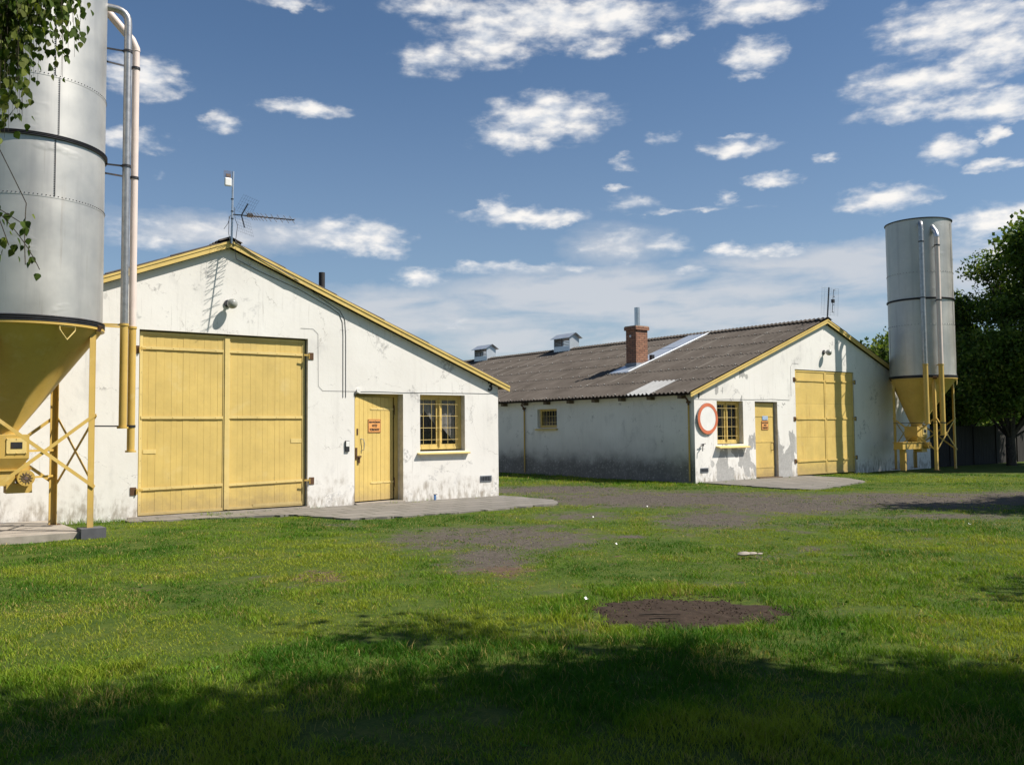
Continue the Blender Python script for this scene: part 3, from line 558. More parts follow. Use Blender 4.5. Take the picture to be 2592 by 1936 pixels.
def board_leaf(root,x0,x1,z0,z1,Y,mat,boards=True,straps=(),meet=0,name='gate_leaf',bw=.135,angle=True,sheet_lines=()):
    mb=MB()
    if boards:
        x=x0+.06; 
        while x<x1-.07:
            b=min(x+bw*random.uniform(.75,1.2),x1-.06); mb.box(x+.0013,b-.0013,Y+random.uniform(-.002,.002),Y+.03,z0+.05,z1-.05); x=b
    else:
        zz=[z0+.03,*sheet_lines,z1-.03]
        for a,b in zip(zz[:-1],zz[1:]):
            n=6  # slightly buckled sheets
            o=len(mb.v)
            for i in range(n+1):
                for j in range(n+1):
                    u=i/n; v=j/n; mb.v.append((x0+.03+(x1-x0-.06)*u,Y+.004-.012*math.sin(math.pi*u)*math.sin(math.pi*v)*random.uniform(.2,1),a+.002+(b-a-.004)*v))
            for i in range(n):
                for j in range(n): q=o+i*(n+1)+j; mb.f.append((q,q+n+1,q+n+2,q+1))
    leaf=mb.build(name,mat,root,smooth=not boards)
    fr=MB(); t=.055
    fr.box(x0,x0+t,Y-.012,Y+.035,z0,z1); fr.box(x1-t,x1,Y-.012,Y+.035,z0,z1); fr.box(x0+t,x1-t,Y-.0125,Y+.035,z1-t,z1); fr.box(x0+t,x1-t,Y-.0125,Y+.035,z0,z0+t)
    for (zs0,zs1) in straps:
        s_=MB(); s_.bar((x0+.03,Y-.022,zs0),(x1-.05,Y-.022,zs1),.055,.008)
        n=4
        for i in range(n):
            f=(i+.5)/n; s_.ball((x0+(x1-x0)*f,Y-.027,zs0+(zs1-zs0)*f),.009,4)
        s_.build('strap',MT['yellow_pale'] if boards else mat,leaf)
    # nail rows
    nl=MB()
    for x in (x0+.03,x1-.03):
        z=z0+.2
        while z<z1-.1: nl.ball((x,Y-.0125,z),.006,3); z+=.42
    fr.build('edge_frame',MT['yellow_pale'] if boards else mat,leaf,extra=(nl,MT['rust']))
    return leaf
def hinge(root,x,z,Y,side):
    mb=MB(); mb.box(x-.055,x+.055,Y-.012,Y,z-.075,z+.075); mb.build('hinge_plate',MT['rust'],root)
    mb=MB(); mb.tube([(x-side*.055,Y-.03,z-.06),(x-side*.055,Y-.03,z+.05)],.013,8); mb.bar((x-side*.05,Y-.03,z+.02),(x-side*.17,Y-.02,z+.02),.035,.012); mb.build('hinge_pin',MT['yellow_steel'],root)
def window_front(root,x0,x1,z0,z1,Y,curtain):
    """casement in a recess, front facing -y; frame plane at Y+.17"""
    f=Y+.16; t=.07; xm=(x0+x1)/2; mb=MB()
    mb.box(x0,x1,f,f+.07,z1-.07,z1); mb.box(x0,x1,f,f+.07,z0,z0+.06); mb.box(x0,x0+.05,f+.001,f+.07,z0+.06,z1-.07); mb.box(x1-.09,x1,f+.001,f+.07,z0+.06,z1-.07); mb.box(xm-.035,xm+.035,f-.004,f+.07,z0+.06,z1-.07)
    mb.box(xm-.012,xm+.012,f-.022,f-.004,z0+.06,z1-.07)
    fr=mb.build('window',MT['yellow'],root,bevel=.004)
    for a,b in ((x0+.05,xm-.035),(xm+.035,x1-.09)):
        c=MB(); s_=.045; c.box(a,b,f+.012,f+.05,z1-.07-s_,z1-.07); c.box(a,b,f+.012,f+.05,z0+.06,z0+.06+s_*1.4); c.box(a,a+s_,f+.013,f+.05,z0+.12,z1-.11); c.box(b-s_,b,f+.013,f+.05,z0+.12,z1-.11); c.build('sash',MT['yellow'],fr)
        p=MB(); p.box(a+.04,b-.04,f+.028,f+.033,z0+.11,z1-.10); p.build('pane',MT['glass'],fr)
    gl=MB(); gy=f-.03; xa,xb=x0+.02,x1-.1
    n=5
    for i in range(1,n+1):
        x=xa+(xb-xa)*(i-.35)/(n); gl.tube([(x,gy,z0+.03),(x,gy,z1-.02)],.0048,6)
    for i in range(1,5):
        z=z0+(z1-z0)*(i-.25)/4.6+.02; gl.tube([(x0+.01,gy-.004,z),(x1-.06,gy-.004,z)],.0048,6)
    gl.build('window_grille',MT['yellow_pale'],fr)
    if curtain:
        cu=MB(); y=f+.09; zt=z1-.05
        def drape(pts):
            n_=14
            o=len(cu.v)
            for i in range(n_+1):
                u=i/n_; xx=pts[0][0]+(pts[-1][0]-pts[0][0])*u
                for (q0,q1) in zip(pts[:-1],pts[1:]):
                    if q0[0]-1e-6<=xx<=q1[0]+1e-6: zz=q0[1]+(q1[1]-q0[1])*(xx-q0[0])/(q1[0]-q0[0]); break
                cu.v+=[(xx,y+.012*math.sin(i*1.9),zt),(xx,y+.012*math.sin(i*1.9),zz)]
            for i in range(n_): a=o+2*i; cu.f.append((a,a+1,a+3,a+2))
        drape([(x0+.02,z0+.52),(x0+.26,z0+.92),(xm-.03,z0+.55)]); drape([(xm+.0,z0+.75),(xm+.1,z0+.55),(xm+.42,z0+.22),(x1-.08,z0+.12)])
        cu.build('curtain',MT['curtain'],fr)
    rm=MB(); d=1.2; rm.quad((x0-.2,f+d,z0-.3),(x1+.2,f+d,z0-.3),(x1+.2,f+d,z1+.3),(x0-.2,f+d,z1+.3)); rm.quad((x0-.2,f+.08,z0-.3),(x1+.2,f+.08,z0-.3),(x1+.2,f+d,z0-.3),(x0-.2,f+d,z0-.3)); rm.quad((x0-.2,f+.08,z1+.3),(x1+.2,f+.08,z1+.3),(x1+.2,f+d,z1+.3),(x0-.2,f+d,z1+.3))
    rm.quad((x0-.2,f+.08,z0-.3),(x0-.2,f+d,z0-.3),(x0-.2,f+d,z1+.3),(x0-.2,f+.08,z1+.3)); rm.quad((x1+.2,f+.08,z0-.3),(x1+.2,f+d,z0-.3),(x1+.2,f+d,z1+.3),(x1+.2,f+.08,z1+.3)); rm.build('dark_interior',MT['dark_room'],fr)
    return fr
def sill(root,x0,x1,z,Y,depth=.09,mat='yellow_pale',drop=.03):
    mb=MB(); t=.035
    mb.add([(x0,Y+.2,z+drop),(x1,Y+.2,z+drop),(x1,Y-depth,z),(x0,Y-depth,z),(x0,Y+.2,z+drop-t),(x1,Y+.2,z+drop-t),(x1,Y-depth,z-t),(x0,Y-depth,z-t)],[(0,3,2,1),(4,5,6,7),(0,1,5,4),(1,2,6,5),(2,3,7,6),(3,0,4,7)])
    return mb.build('window_sill',MT[mat],root,bevel=.005)
def steel_vent(root,x0,x1,z0,z1,Y):
    mb=MB(); mb.box(x0,x1,Y-.02,Y-.002,z0,z1); v=mb.build('wall_vent',MT['flash'],root)
    mb=MB()
    for i in range(6): a=x0+.02+(x1-x0-.04)*i/6; mb.box(a,a+(x1-x0)/11,Y-.027,Y-.0205,z0+.02,z1-.02)
    mb.build('grille',MT['metal_dark'],v)
def wire(name,pts,r,label,mat='cable',jit=0):
    mb=MB(); P=[]
    for a,b in zip(pts[:-1],pts[1:]):
        a=Vector(a);b=Vector(b); n=max(1,int((b-a).length/.25)) if jit else 1
        for i in range(n): P.append(a.lerp(b,i/n)+Vector((0,0,random.uniform(-jit,jit))))
    P.append(Vector(pts[-1])); mb.tube(P,r,5)
    return tag(mb.build(name,MT[mat]),label,'cable')

# ---- barn 3 (near)
YA=17.77
A=thing('barn',(6.28,YA,0),'white plastered barn with the number 3 and a black stovepipe, nearest on the left','barn')
hA=[(4.57,8.0,-.15,3.58),(9.10,10.33,-.15,2.437),(10.78,12.03,1.12,2.437)]
rfA,zEA,WA=barn_shell(A,6.28,YA,-.44,13.02,5.50,.397,48,hA,[],MT['plaster_a'],MT['plaster_side'],ovx=.3)
YG=YA+.08
board_leaf(A,4.60,6.26,.04,3.55,YG,MT['yellow'],True,((3.24,3.24),(1.90,1.90),(.54,.56)))
board_leaf(A,6.30,7.965,.05,3.55,YG+.012,MT['yellow'],True,((3.24,3.24),(1.91,1.91),(.55,.58)))
mb=MB(); mb.box(6.235,6.33,YG-.03,YG-.014,.06,3.54); mb.build('meeting_strip',MT['yellow_pale'],A)
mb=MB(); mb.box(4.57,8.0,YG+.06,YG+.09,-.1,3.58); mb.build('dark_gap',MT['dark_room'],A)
for bb_ in ((4.68,4.92,YG-.008,YG-.001,1.21,1.29),(7.66,7.90,YG+.004,YG+.011,1.37,1.46),(6.84,7.9,YG-.006,YG-.001,.08,.14)): MB().box(*bb_).build('patch_plate',MT['yellow_pale'],A)
for x,z,sd in ((4.51,3.19,-1),(4.49,.51,-1),(8.07,3.21,1),(8.09,.56,1)): hinge(A,x,z,YA,sd)
mb=MB(); mb.box(4.4,8.05,YA-.015,YA+.02,-.02,.03); mb.build('threshold',MT['concrete'],A)
# small door, standing slightly ajar
def small_door(root,hx,hy,lx,ly,z0,z1,mat,boards,straps,hinge_right=True):
    """door leaf between points (lx,ly) left and (hx,hy) right"""
    a=Vector((lx,ly,0)); b=Vector((hx,hy,0)); d=(b-a); W=d.length; d.normalize(); n=Vector((d.y,-d.x,0)) # outward
    def P(u,o,z): p=a+d*u+n*o; return (p.x,p.y,z)
    def bx(mb,u0,u1,o0,o1,za,zb):
        mb.add([P(u0,o0,za),P(u1,o0,za),P(u1,o1,za),P(u0,o1,za),P(u0,o0,zb),P(u1,o0,zb),P(u1,o1,zb),P(u0,o1,zb)],[(0,3,2,1),(4,5,6,7),(0,1,5,4),(1,2,6,5),(2,3,7,6),(3,0,4,7)])
    mb=MB()
    if boards:
        k=9
        for i in range(k): bx(mb,W*i/k+.003,W*(i+1)/k-.003,-.04,random.uniform(-.002,.002),z0,z1)
    else:
        zz=[z0,.10,.33,1.15,1.975,z1]
        for za,zb in zip(zz[:-1],zz[1:]): bx(mb,0,W,-.04,random.uniform(-.001,.002),za+.003,zb-.003)
    dr=mb.build('door',mat,root)
    return dr,P,bx,W
dA,P,bx,W=small_door(A,10.20,YA+.24,9.13,YA+.04,.06,2.36,MT['yellow'],True,None)
for z in (2.10,.45):
    mb=MB(); bx(mb,W-.66,W+.02,.001,.010,z-.022,z+.022)
    for u in (.62,.45,.28,.1): p=P(W-u,.012,z); mb.ball(p,.009,4)
    mb.build('strap_hinge',MT['yellow_pale'],dA)
    mb=MB(); mb.tube([P(W+.02,.02,z-.05),P(W+.02,.02,z+.09)],.014,8); mb.tube([P(W+.02,.02,z-.03),P(W+.06,.0,z-.14),P(W+.02,-.02,z-.22)],.008,6); mb.build('hinge_pin',MT['rust'],dA)
mb=MB(); mb.tube([P(.16,.0,1.43),P(.20,.05,1.42),P(.22,.055,1.33),P(.21,.05,1.19),P(.17,.0,1.17)],.011,8); mb.build('handle',MT['steel'],dA)
mb=MB(); bx(mb,.01,.06,.002,.014,.98,1.24); bx(mb,.03,.17,.014,.022,1.03,1.06); mb.ball(P(.10,.03,1.02),.025,5); bx(mb,.075,.12,.018,.034,.90,1.0); mb.build('lock',MT['rust'],dA); mb=MB(); bx(mb,.05,.085,.002,.012,1.52,1.66); mb.build('keyhole_plate',MT['rust'],dA)
mb=MB(); mb.box(9.10,9.15,YA+.245,YA+.31,0,2.437); mb.box(10.235,10.33,YA+.245,YA+.31,0,2.437); mb.box(9.15,10.235,YA+.246,YA+.31,2.365,2.437); mb.build('door_frame',MT['yellow'],A)
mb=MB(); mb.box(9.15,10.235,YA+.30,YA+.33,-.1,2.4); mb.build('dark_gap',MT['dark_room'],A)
mb=MB(); mb.box(9.10,10.33,YA-.1,YA+.3,-.03,.03); mb.build('threshold',MT['concrete'],A)
window_front(A,10.78,12.03,1.16,2.437,YA,True); sill(A,10.70,12.13,1.085,YA)
steel_vent(A,12.47,12.80,.36,.50,YA)
mb=MB(); mb.tube([(9.36,20,4.1),(9.36,20,5.47)],.075,14); mb.build('stovepipe',MT['soot'],A,smooth=True)
# ---- barn 1 (far)
YB=17.99
B=thing('barn',(27.25,YB,0),'long white barn with peeling plaster, grey corrugated roof and brick chimney, on the right','barn')
hB=[(25.46,28.90,-.15,3.54),(23.31,24.465,-.15,2.437),(21.47,22.72,1.10,2.437)]
rfB,zEB,WB=barn_shell(B,27.25,YB,20.45,34.06,5.35,.376,55,hB,[(24.38,25.48,1.66,2.34)],MT['plaster_b'],MT['plaster_side'],ovx=.28)
YH=YB+.03
board_leaf(B,25.49,27.19,.02,3.52,YH,MT['yellow_rusty'],False,((3.18,3.18),(1.89,1.89),(.47,.48)),sheet_lines=(1.27,2.40))
board_leaf(B,27.21,28.88,.02,3.52,YH+.006,MT['yellow_rusty'],False,((3.17,3.19),(1.90,1.90),(.48,.48)),sheet_lines=(1.27,2.40))
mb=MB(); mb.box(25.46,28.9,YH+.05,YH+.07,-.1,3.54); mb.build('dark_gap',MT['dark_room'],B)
for x,z,sd in ((25.40,3.19,-1),(25.38,1.88,-1),(25.37,.48,-1),(28.96,3.19,1),(28.96,1.89,1),(28.96,.52,1)): hinge(B,x,z,YB,sd)
dB,P,bx,W=small_door(B,24.40,YB+.11,23.34,YB+.10,.03,2.40,MT['yellow_rusty'],False,None)
for z in (1.975,1.15,.33):
    mb=MB(); bx(mb,.01,W-.01,.003,.010,z-.02,z+.015)
    for u in (.15,.4,.65,.9): mb.ball(P(u,.012,z),.008,4)
    mb.build('strap',MT['yellow_rusty'],dB)
mb=MB(); mb.tube([P(W-.16,0,1.12),P(W-.12,.06,1.1),P(W-.11,.065,.98),P(W-.12,.06,.88),P(W-.16,0,.86)],.011,8); mb.build('handle',MT['rust'],dB)
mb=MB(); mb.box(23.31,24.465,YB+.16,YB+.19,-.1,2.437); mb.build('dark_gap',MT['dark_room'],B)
mb=MB(); mb.box(23.31,24.465,YB-.15,YB+.2,-.03,.02); mb.build('threshold',MT['wood_dark'],B)
window_front(B,21.47,22.72,1.12,2.437,YB,False); sill(B,21.39,22.85,1.02,YB,.17,drop=.08)
steel_vent(B,20.67,21.02,.28,.41,YB)
# side window facing -x
mb=MB(); x=20.45+.14; y0,y1,z0,z1=24.38,25.48,1.66,2.34
mb.box(x,x+.06,y0,y1,z1-.07,z1); mb.box(x,x+.06,y0,y1,z0,z0+.10); mb.box(x+.001,x+.06,y0,y0+.06,z0+.1,z1-.07); mb.box(x+.001,x+.06,y1-.09,y1,z0+.1,z1-.07); sw=mb.build('window',MT['yellow'],B)
mb=MB(); mb.box(x+.02,x+.025,y0+.06,y1-.09,z0+.1,z1-.07); mb.build('pane',MT['glass'],sw)
mb=MB()
for i in range(6): yy=y0+.08+.155*i; mb.tube([(x-.03,yy,z0+.02),(x-.03,yy,z1-.01)],.007,6)
for zz in (z0+.2,z0+.42): mb.tube([(x-.03,y0+.02,zz),(x-.03,y1-.02,zz)],.007,6)
mb.build('window_grille',MT['yellow_pale'],sw)
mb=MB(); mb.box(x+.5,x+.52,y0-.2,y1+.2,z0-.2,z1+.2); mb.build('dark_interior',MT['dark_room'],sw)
mb=MB(); mb.add([(x,y0-.06,z0+.01),(x,y1+.06,z0+.01),(20.45-.09,y1+.06,z0-.04),(20.45-.09,y0-.06,z0-.04),(x,y0-.06,z0-.03),(x,y1+.06,z0-.03),(20.45-.09,y1+.06,z0-.08),(20.45-.09,y0-.06,z0-.08)],[(0,1,2,3),(7,6,5,4),(0,3,7,4),(1,5,6,2),(3,2,6,7),(0,4,5,1)]); mb.build('window_sill',MT['yellow'],B)
# rafter ends under the left eave
for i in range(28):
    yy=18.39+1.283*i; mb=MB(); mb.box(20.24,20.47,yy-.075,yy+.075,2.50,2.60); mb.build('rafter_end',MT['wood_dark'],B)
# thin yellow down pipes with brackets
for yy in (26.2,18.17):
    mb=MB(); mb.tube([(20.40,yy,.02),(20.40,yy,2.30)],.028,8); pp=mb.build('downpipe',MT['yellow_steel'] ,B)
    mb=MB(); mb.tube([(20.40,yy,2.30),(20.36,yy-.02,2.42),(20.22,yy-.05,2.52)],.03,8); mb.box(20.34,20.45,yy-.04,yy+.04,2.36,2.42); mb.build('bracket',MT['rust'],pp)
# light replacement sheet in the roof, zinc strip, chimney
def on_roof(s_,y,dz=0): return (27.25-s_,y,5.35-.026-.376*s_+dz)
mb=MB(); slope_sheet(mb,27.25,5.35-.026,.376,-1,WB*5/6-.05,WB+.02,19.45,20.6,.022,.030,amp=.027,spp=8); mb.build('replacement_sheet',simple('new_fibre_cement',(.40,.40,.39),.85,0,.15,3),rfB,smooth=True)
mb=MB(); ya,yb=22.98,23.98
mb.quad(on_roof(.02,ya,.06),on_roof(.02,yb,.06),on_roof(4.6,yb,.055),on_roof(4.6,ya,.055)); mb.quad(on_roof(.02,ya,.06),on_roof(4.6,ya,.055),on_roof(4.6,ya,.0),on_roof(.02,ya,.0)); mb.quad(on_roof(4.6,ya,.055),on_roof(4.6,yb,.055),on_roof(4.6,yb,.01),on_roof(4.6,ya,.01)); mb.tube([on_roof(.02,ya,.066),on_roof(4.6,ya,.061)],.012,6); mb.tube([on_roof(1.9,ya,.063),on_roof(1.9,yb,.063)],.008,5); mb.build('zinc_strip',MT['zinc'],rfB)
ch=MB(); ch.box(23.35,23.96,23.27,23.79,3.6,5.24); ch.box(23.30,24.01,23.22,23.84,5.24,5.37); chm=ch.build('chimney',MT['brick'],B,bevel=.006)
mb=MB(); mb.box(23.32,23.99,23.24,23.82,5.37,5.40); mb.build('chimney_cap',MT['concrete'],chm)
mb=MB(); mb.tube([(23.66,23.50,5.38),(23.66,23.50,6.10)],.10,16); mb.build('flue_pipe',MT['steel'],chm,smooth=True)
mb=MB(); mb.box(23.325,23.985,23.245,23.815,3.7,4.02); mb.build('flashing',MT['flash'],chm)
mb=MB(); mb.disc((23.35,23.55,5.02),.045,(-1,0,0),.02,16); mb.build('flue_plug',MT['white'],chm)
mb=MB(); mb.box(23.9,24.05,23.02,23.14,4.15,4.32); mb.build('black_cowl',MT['metal_dark'],chm)
# ridge ventilators
def vent_box(yc):
    y0,y1=yc-.57,yc+.57; x0,x1=26.98,27.56; mb=MB(); mb.box(x0,x1,y0,y1,5.05,5.48); mb.box(x0,x1,y0,y0+.03,5.48,5.9); mb.box(x0,x1,y1-.03,y1,5.48,5.9); mb.box(x1-.03,x1,y0+.03,y0+.5,5.48,5.9)
    xm=(x0+x1)/2
    for yy in (y0,y1-.03): mb.add([(x0,yy,5.9),(x1,yy,5.9),(xm,yy,6.04),(x0,yy+.03,5.9),(x1,yy+.03,5.9),(xm,yy+.03,6.04)],[(0,1,2),(5,4,3),(0,3,4,1),(1,4,5,2),(2,5,3,0)])
    v=mb.build('roof_ventilator',MT['zinc'],B)
    mb=MB(); e=.12
    mb.quad((x0-e,y0-e,5.85),(x0-e,y1+e,5.85),(xm,y1+e,6.09),(xm,y0-e,6.09)); mb.quad((x1+e,y0-e,5.85),(xm,y0-e,6.09),(xm,y1+e,6.09),(x1+e,y1+e,5.85))
    mb.quad((x0-e,y0-e,5.83),(x0-e,y1+e,5.83),(xm,y1+e,6.07),(xm,y0-e,6.07)); mb.quad((x1+e,y0-e,5.83),(xm,y0-e,6.07),(xm,y1+e,6.07),(x1+e,y1+e,5.83)); mb.quad((x0-e,y0-e,5.83),(x0-e,y0-e,5.85),(x0-e,y1+e,5.85),(x0-e,y1+e,5.83)); mb.build('ventilator_roof',MT['zinc'],v)
    mb=MB()
    for i in range(6): z=5.50+.068*i; mb.add([(x0-.01,y0+.03,z),(x0-.01,y1-.03,z),(x0+.04,y1-.03,z+.035),(x0+.04,y0+.03,z+.035)],[(0,1,2,3)]); mb.box(x0+.038,x0+.042,y0+.03,y1-.03,z+.03,z+.045)
    mb.box(x0-.012,x0,yc-.02,yc+.02,5.48,5.9); mb.build('louvre',MT['louvre'],v)
    mb=MB(); mb.box(x0-.02,x1+.02,y0-.02,y1+.02,5.05,5.18); mb.build('ventilator_flashing',MT['flash'],v)
for yc in (31.75,38.35,45.1): vent_box(yc)

# ------------------------------------------------------------------ things on the walls
def wall_lamp(x,z,Y,label):
    t=thing('wall_lamp',(x,Y,z),label,'lamp','round lamps on the barn gables')
    mb=MB(); mb.disc((x,Y,z),.075,(0,-1,0),.03,20); mb.build('lamp_base',MT['metal_dark'],t)
    mb=MB(); mb.tube([(x,Y-.02,z),(x+.02,Y-.09,z),(x+.03,Y-.13,z-.01)],.028,10); mb.build('lamp_arm',MT['steel'],t)
    mb=MB(); mb.ball((x+.03,Y-.19,z-.02),.105,10,(1,.95,1)); mb.build('lamp_glass',MT['glass_lamp'],t,smooth=True)
wall_lamp(6.26,4.20,YA,'round glass wall lamp above the plank gate of barn 3'); wall_lamp(27.12,4.18,YB,'round glass wall lamp above the metal gate of barn 1')
def number(txt,x,z,Y,h,label):
    mb=MB(); put_text(mb,txt,x,Y-.012,z,h*1.35,bold=.008,extrude=.008); return tag(mb.build('house_number',MT['black']),label,'number')
number('3',12.78,2.66,YA,.23,'black numeral 3 under the right eave of the near barn'); number('1',20.66,2.60,YB,.18,'black numeral 1 under the left eave of the far barn')
def warn_sign(P,u,z,w_,h_,label,rot):
    c=Vector(P(u,.012,z)); a=Vector(P(u-w_/2,.012,z)); b=Vector(P(u+w_/2,.012,z)); d=(b-a).normalized(); n=Vector((d.y,-d.x,0))
    t=thing('warning_sign',tuple(c),label,'sign')
    mb=MB(); mb.bar(a+Vector((0,0,0)),b,h_,.006,(0,0,1)); mb.build('sign_plate',MT['orange_sign'],t)
    br=MB()
    for zz in (-h_/2+.012,h_/2-.012): br.bar(a+n*.0045+Vector((0,0,zz)),b+n*.0045+Vector((0,0,zz)),.006,.002,(0,0,1))
    for q in (a+d*.012,b-d*.012): br.bar(q+n*.0045+Vector((0,0,-h_/2+.012)),q+n*.0045+Vector((0,0,h_/2-.012)),.006,.002,tuple(d))
    br.build('sign_border',MT['black'],t)
    for txt,zz,sz,ww in (('NIEUPOWAŻNIONYM',h_*.27,.05,w_*.86),('WSTĘP',.0,.075,w_*.42),('WZBRONIONY',-h_*.29,.075,w_*.78)):
        vs,fs=text_mesh(txt,sz,.001,.0022); w0=max(v.x for v in vs)-min(v.x for v in vs); k=ww/w0; tm=MB()
        tm.add([c+d*(v.x*k)+n*(.005+v.z)+Vector((0,0,zz+v.y)) for v in vs],fs); tm.build('sign_text',MT['black'],t)
wa=Vector((10.20,YA+.24,0))-Vector((9.13,YA+.04,0)); WAl=wa.length; dd=wa.normalized(); nn=Vector((dd.y,-dd.x,0))
PA=lambda u,o,z:tuple(Vector((9.13,YA+.04,z))+dd*u+nn*o)
warn_sign(PA,.54,1.72,.36,.30,'orange no-entry notice with black capitals on the plank door of barn 3',0)
warn_sign(P,.59,1.68,.35,.29,'orange no-entry notice below a blue plate on the metal door of barn 1',0)
t=thing('blue_plate',P(.60,.012,1.915),'small pale blue plate with white lettering on the metal door of barn 1','sign'); c=Vector(P(.60,.012,1.915))
mb=MB(); mb.box(c.x-.14,c.x+.14,c.y-.003,c.y+.003,c.z-.065,c.z+.065); mb.build('sign_plate',MT['blue_sign'],t)
mb=MB()
for zz,n_ in ((.025,9),(-.025,7)):
    for i in range(n_): xx=c.x-.11+.22*i/(n_-1); mb.box(xx-.008,xx+.008,c.y-.006,c.y-.0032,c.z+zz-.012,c.z+zz+.012*random.uniform(.3,1))
mb.build('sign_text',MT['white'],t)
# round prohibition sign
t=thing('round_road_sign',(21.0,YB-.05,1.89),'round white sign with faded red rim hung on barn 1 beside its window','sign')
tilt=Vector((.03,-1,0))
mb=MB(); mb.disc((21.0,YB-.045,1.89),.47,tilt,.008,56,.365); mb.build('sign_rim',MT['red_sign'],t)
mb=MB(); mb.disc((21.0,YB-.042,1.89),.365,tilt,.007,56); mb.build('sign_face',MT['white'],t)
mb=MB(); mb.disc((21.0,YB-.02,1.89),.475,tilt,.015,56); mb.build('sign_back',MT['steel'],t)
# intercom
t=thing('light_switch',(8.92,YA,1.29),'small white switch in a dark box left of the plank door of barn 3','switch')
mb=MB(); mb.box(8.87,8.965,YA-.035,YA-.001,1.16,1.40); mb.build('switch_box',MT['metal_dark'],t,bevel=.005); mb=MB(); mb.box(8.878,8.957,YA-.045,YA-.036,1.27,1.385); mb.build('switch_rocker',MT['white'],t,bevel=.004)
# junction box, cables
t=thing('junction_box',(9.17,YA,2.5),'round white junction box at the top left corner of the plank door','junction box'); mb=MB(); mb.disc((9.19,YA,2.50),.05,(0,-1,0),.035,20); mb.build('box_lid',MT['white'],t,smooth=False)
mb=MB(); mb.tube([(9.15,YA-.015,2.5),(9.11,YA-.02,2.47),(9.11,YA-.02,2.40)],.01,6); mb.build('cable_gland',MT['cable'],t)
y=YA-.006
wire('cable',[(7.83,y,3.80),(8.12,y,3.80),(8.23,y,3.70),(8.24,y,2.58),(8.34,y,2.48),(9.12,y,2.48)],.0025,'thin grey cable stepping down beside the plank gate',jit=0)
wire('cable',[(9.22,y,2.48),(10.04,y,2.475),(13.02,y,2.50)],.004,'wavy cable running level above the door and window of barn 3',jit=.007)
k=.397
ridge=lambda x,dz:(x,YA-.05,5.5-k*abs(x-6.28)+dz)
wire('cable',[(6.32,YA-.14,5.42),(6.42,YA-.03,5.12),(6.9,y,4.93),(7.8,y,4.62),(8.5,y,4.30),(8.72,y,4.17),(8.80,y,4.0),(8.82,y,3.7),(8.82,y,2.34)],.007,'dark cable drooping along the right verge, left of the pair dropping beside the door')
wire('cable',[(6.36,YA-.145,5.45),(6.7,YA-.14,5.26),(7.6,YA-.14,4.85),(8.4,y,4.42),(8.74,y,4.24),(8.86,y,4.05),(8.885,y,3.7),(8.885,y,2.34)],.007,'dark cable drooping along the right verge, right of the pair dropping beside the door')
y=YB-.006
wire('cable',[(20.46,y,2.47),(23.38,y,2.50),(24.4,y,2.52),(25.13,y,2.50)],.004,'level cable above the door and window of barn 1',jit=.005)
wire('cable',[(25.64,y,3.69),(25.64,y,3.73),(25.34,y,3.73),(25.23,y,3.62),(25.22,y,2.63)],.003,'thin cable stepping down beside the metal gate of barn 1')
# iron tap / hook left of the far window, bracket near sill
t=thing('wall_tap',(20.70,YB,1.03),'black iron tap on the wall below the round sign','tap')
mb=MB(); mb.tube([(20.72,YB,1.08),(20.72,YB-.09,1.08),(20.66,YB-.12,1.05),(20.65,YB-.12,.92)],.014,8); mb.build('spout',MT['metal_dark'],t); mb=MB(); mb.tube([(20.62,YB-.09,1.12),(20.82,YB-.09,1.14)],.012,6); mb.box(20.70,20.74,YB-.1,YB-.06,1.07,1.14); mb.build('tap_lever',MT['metal_dark'],t)
t=thing('blue_stake',(11.1,YA-.1,0),'short blue plastic stub standing on the pavement under the near window','stub'); mb=MB(); mb.box(11.08,11.12,YA-.14,YA-.10,0,.13); mb.build('stub_tube',simple('blue_plastic',(.08,.2,.45),.4,bmp=0),t); mb=MB(); mb.box(11.075,11.15,YA-.145,YA-.095,.12,.135); mb.build('stub_cap',MT['cable'],t)

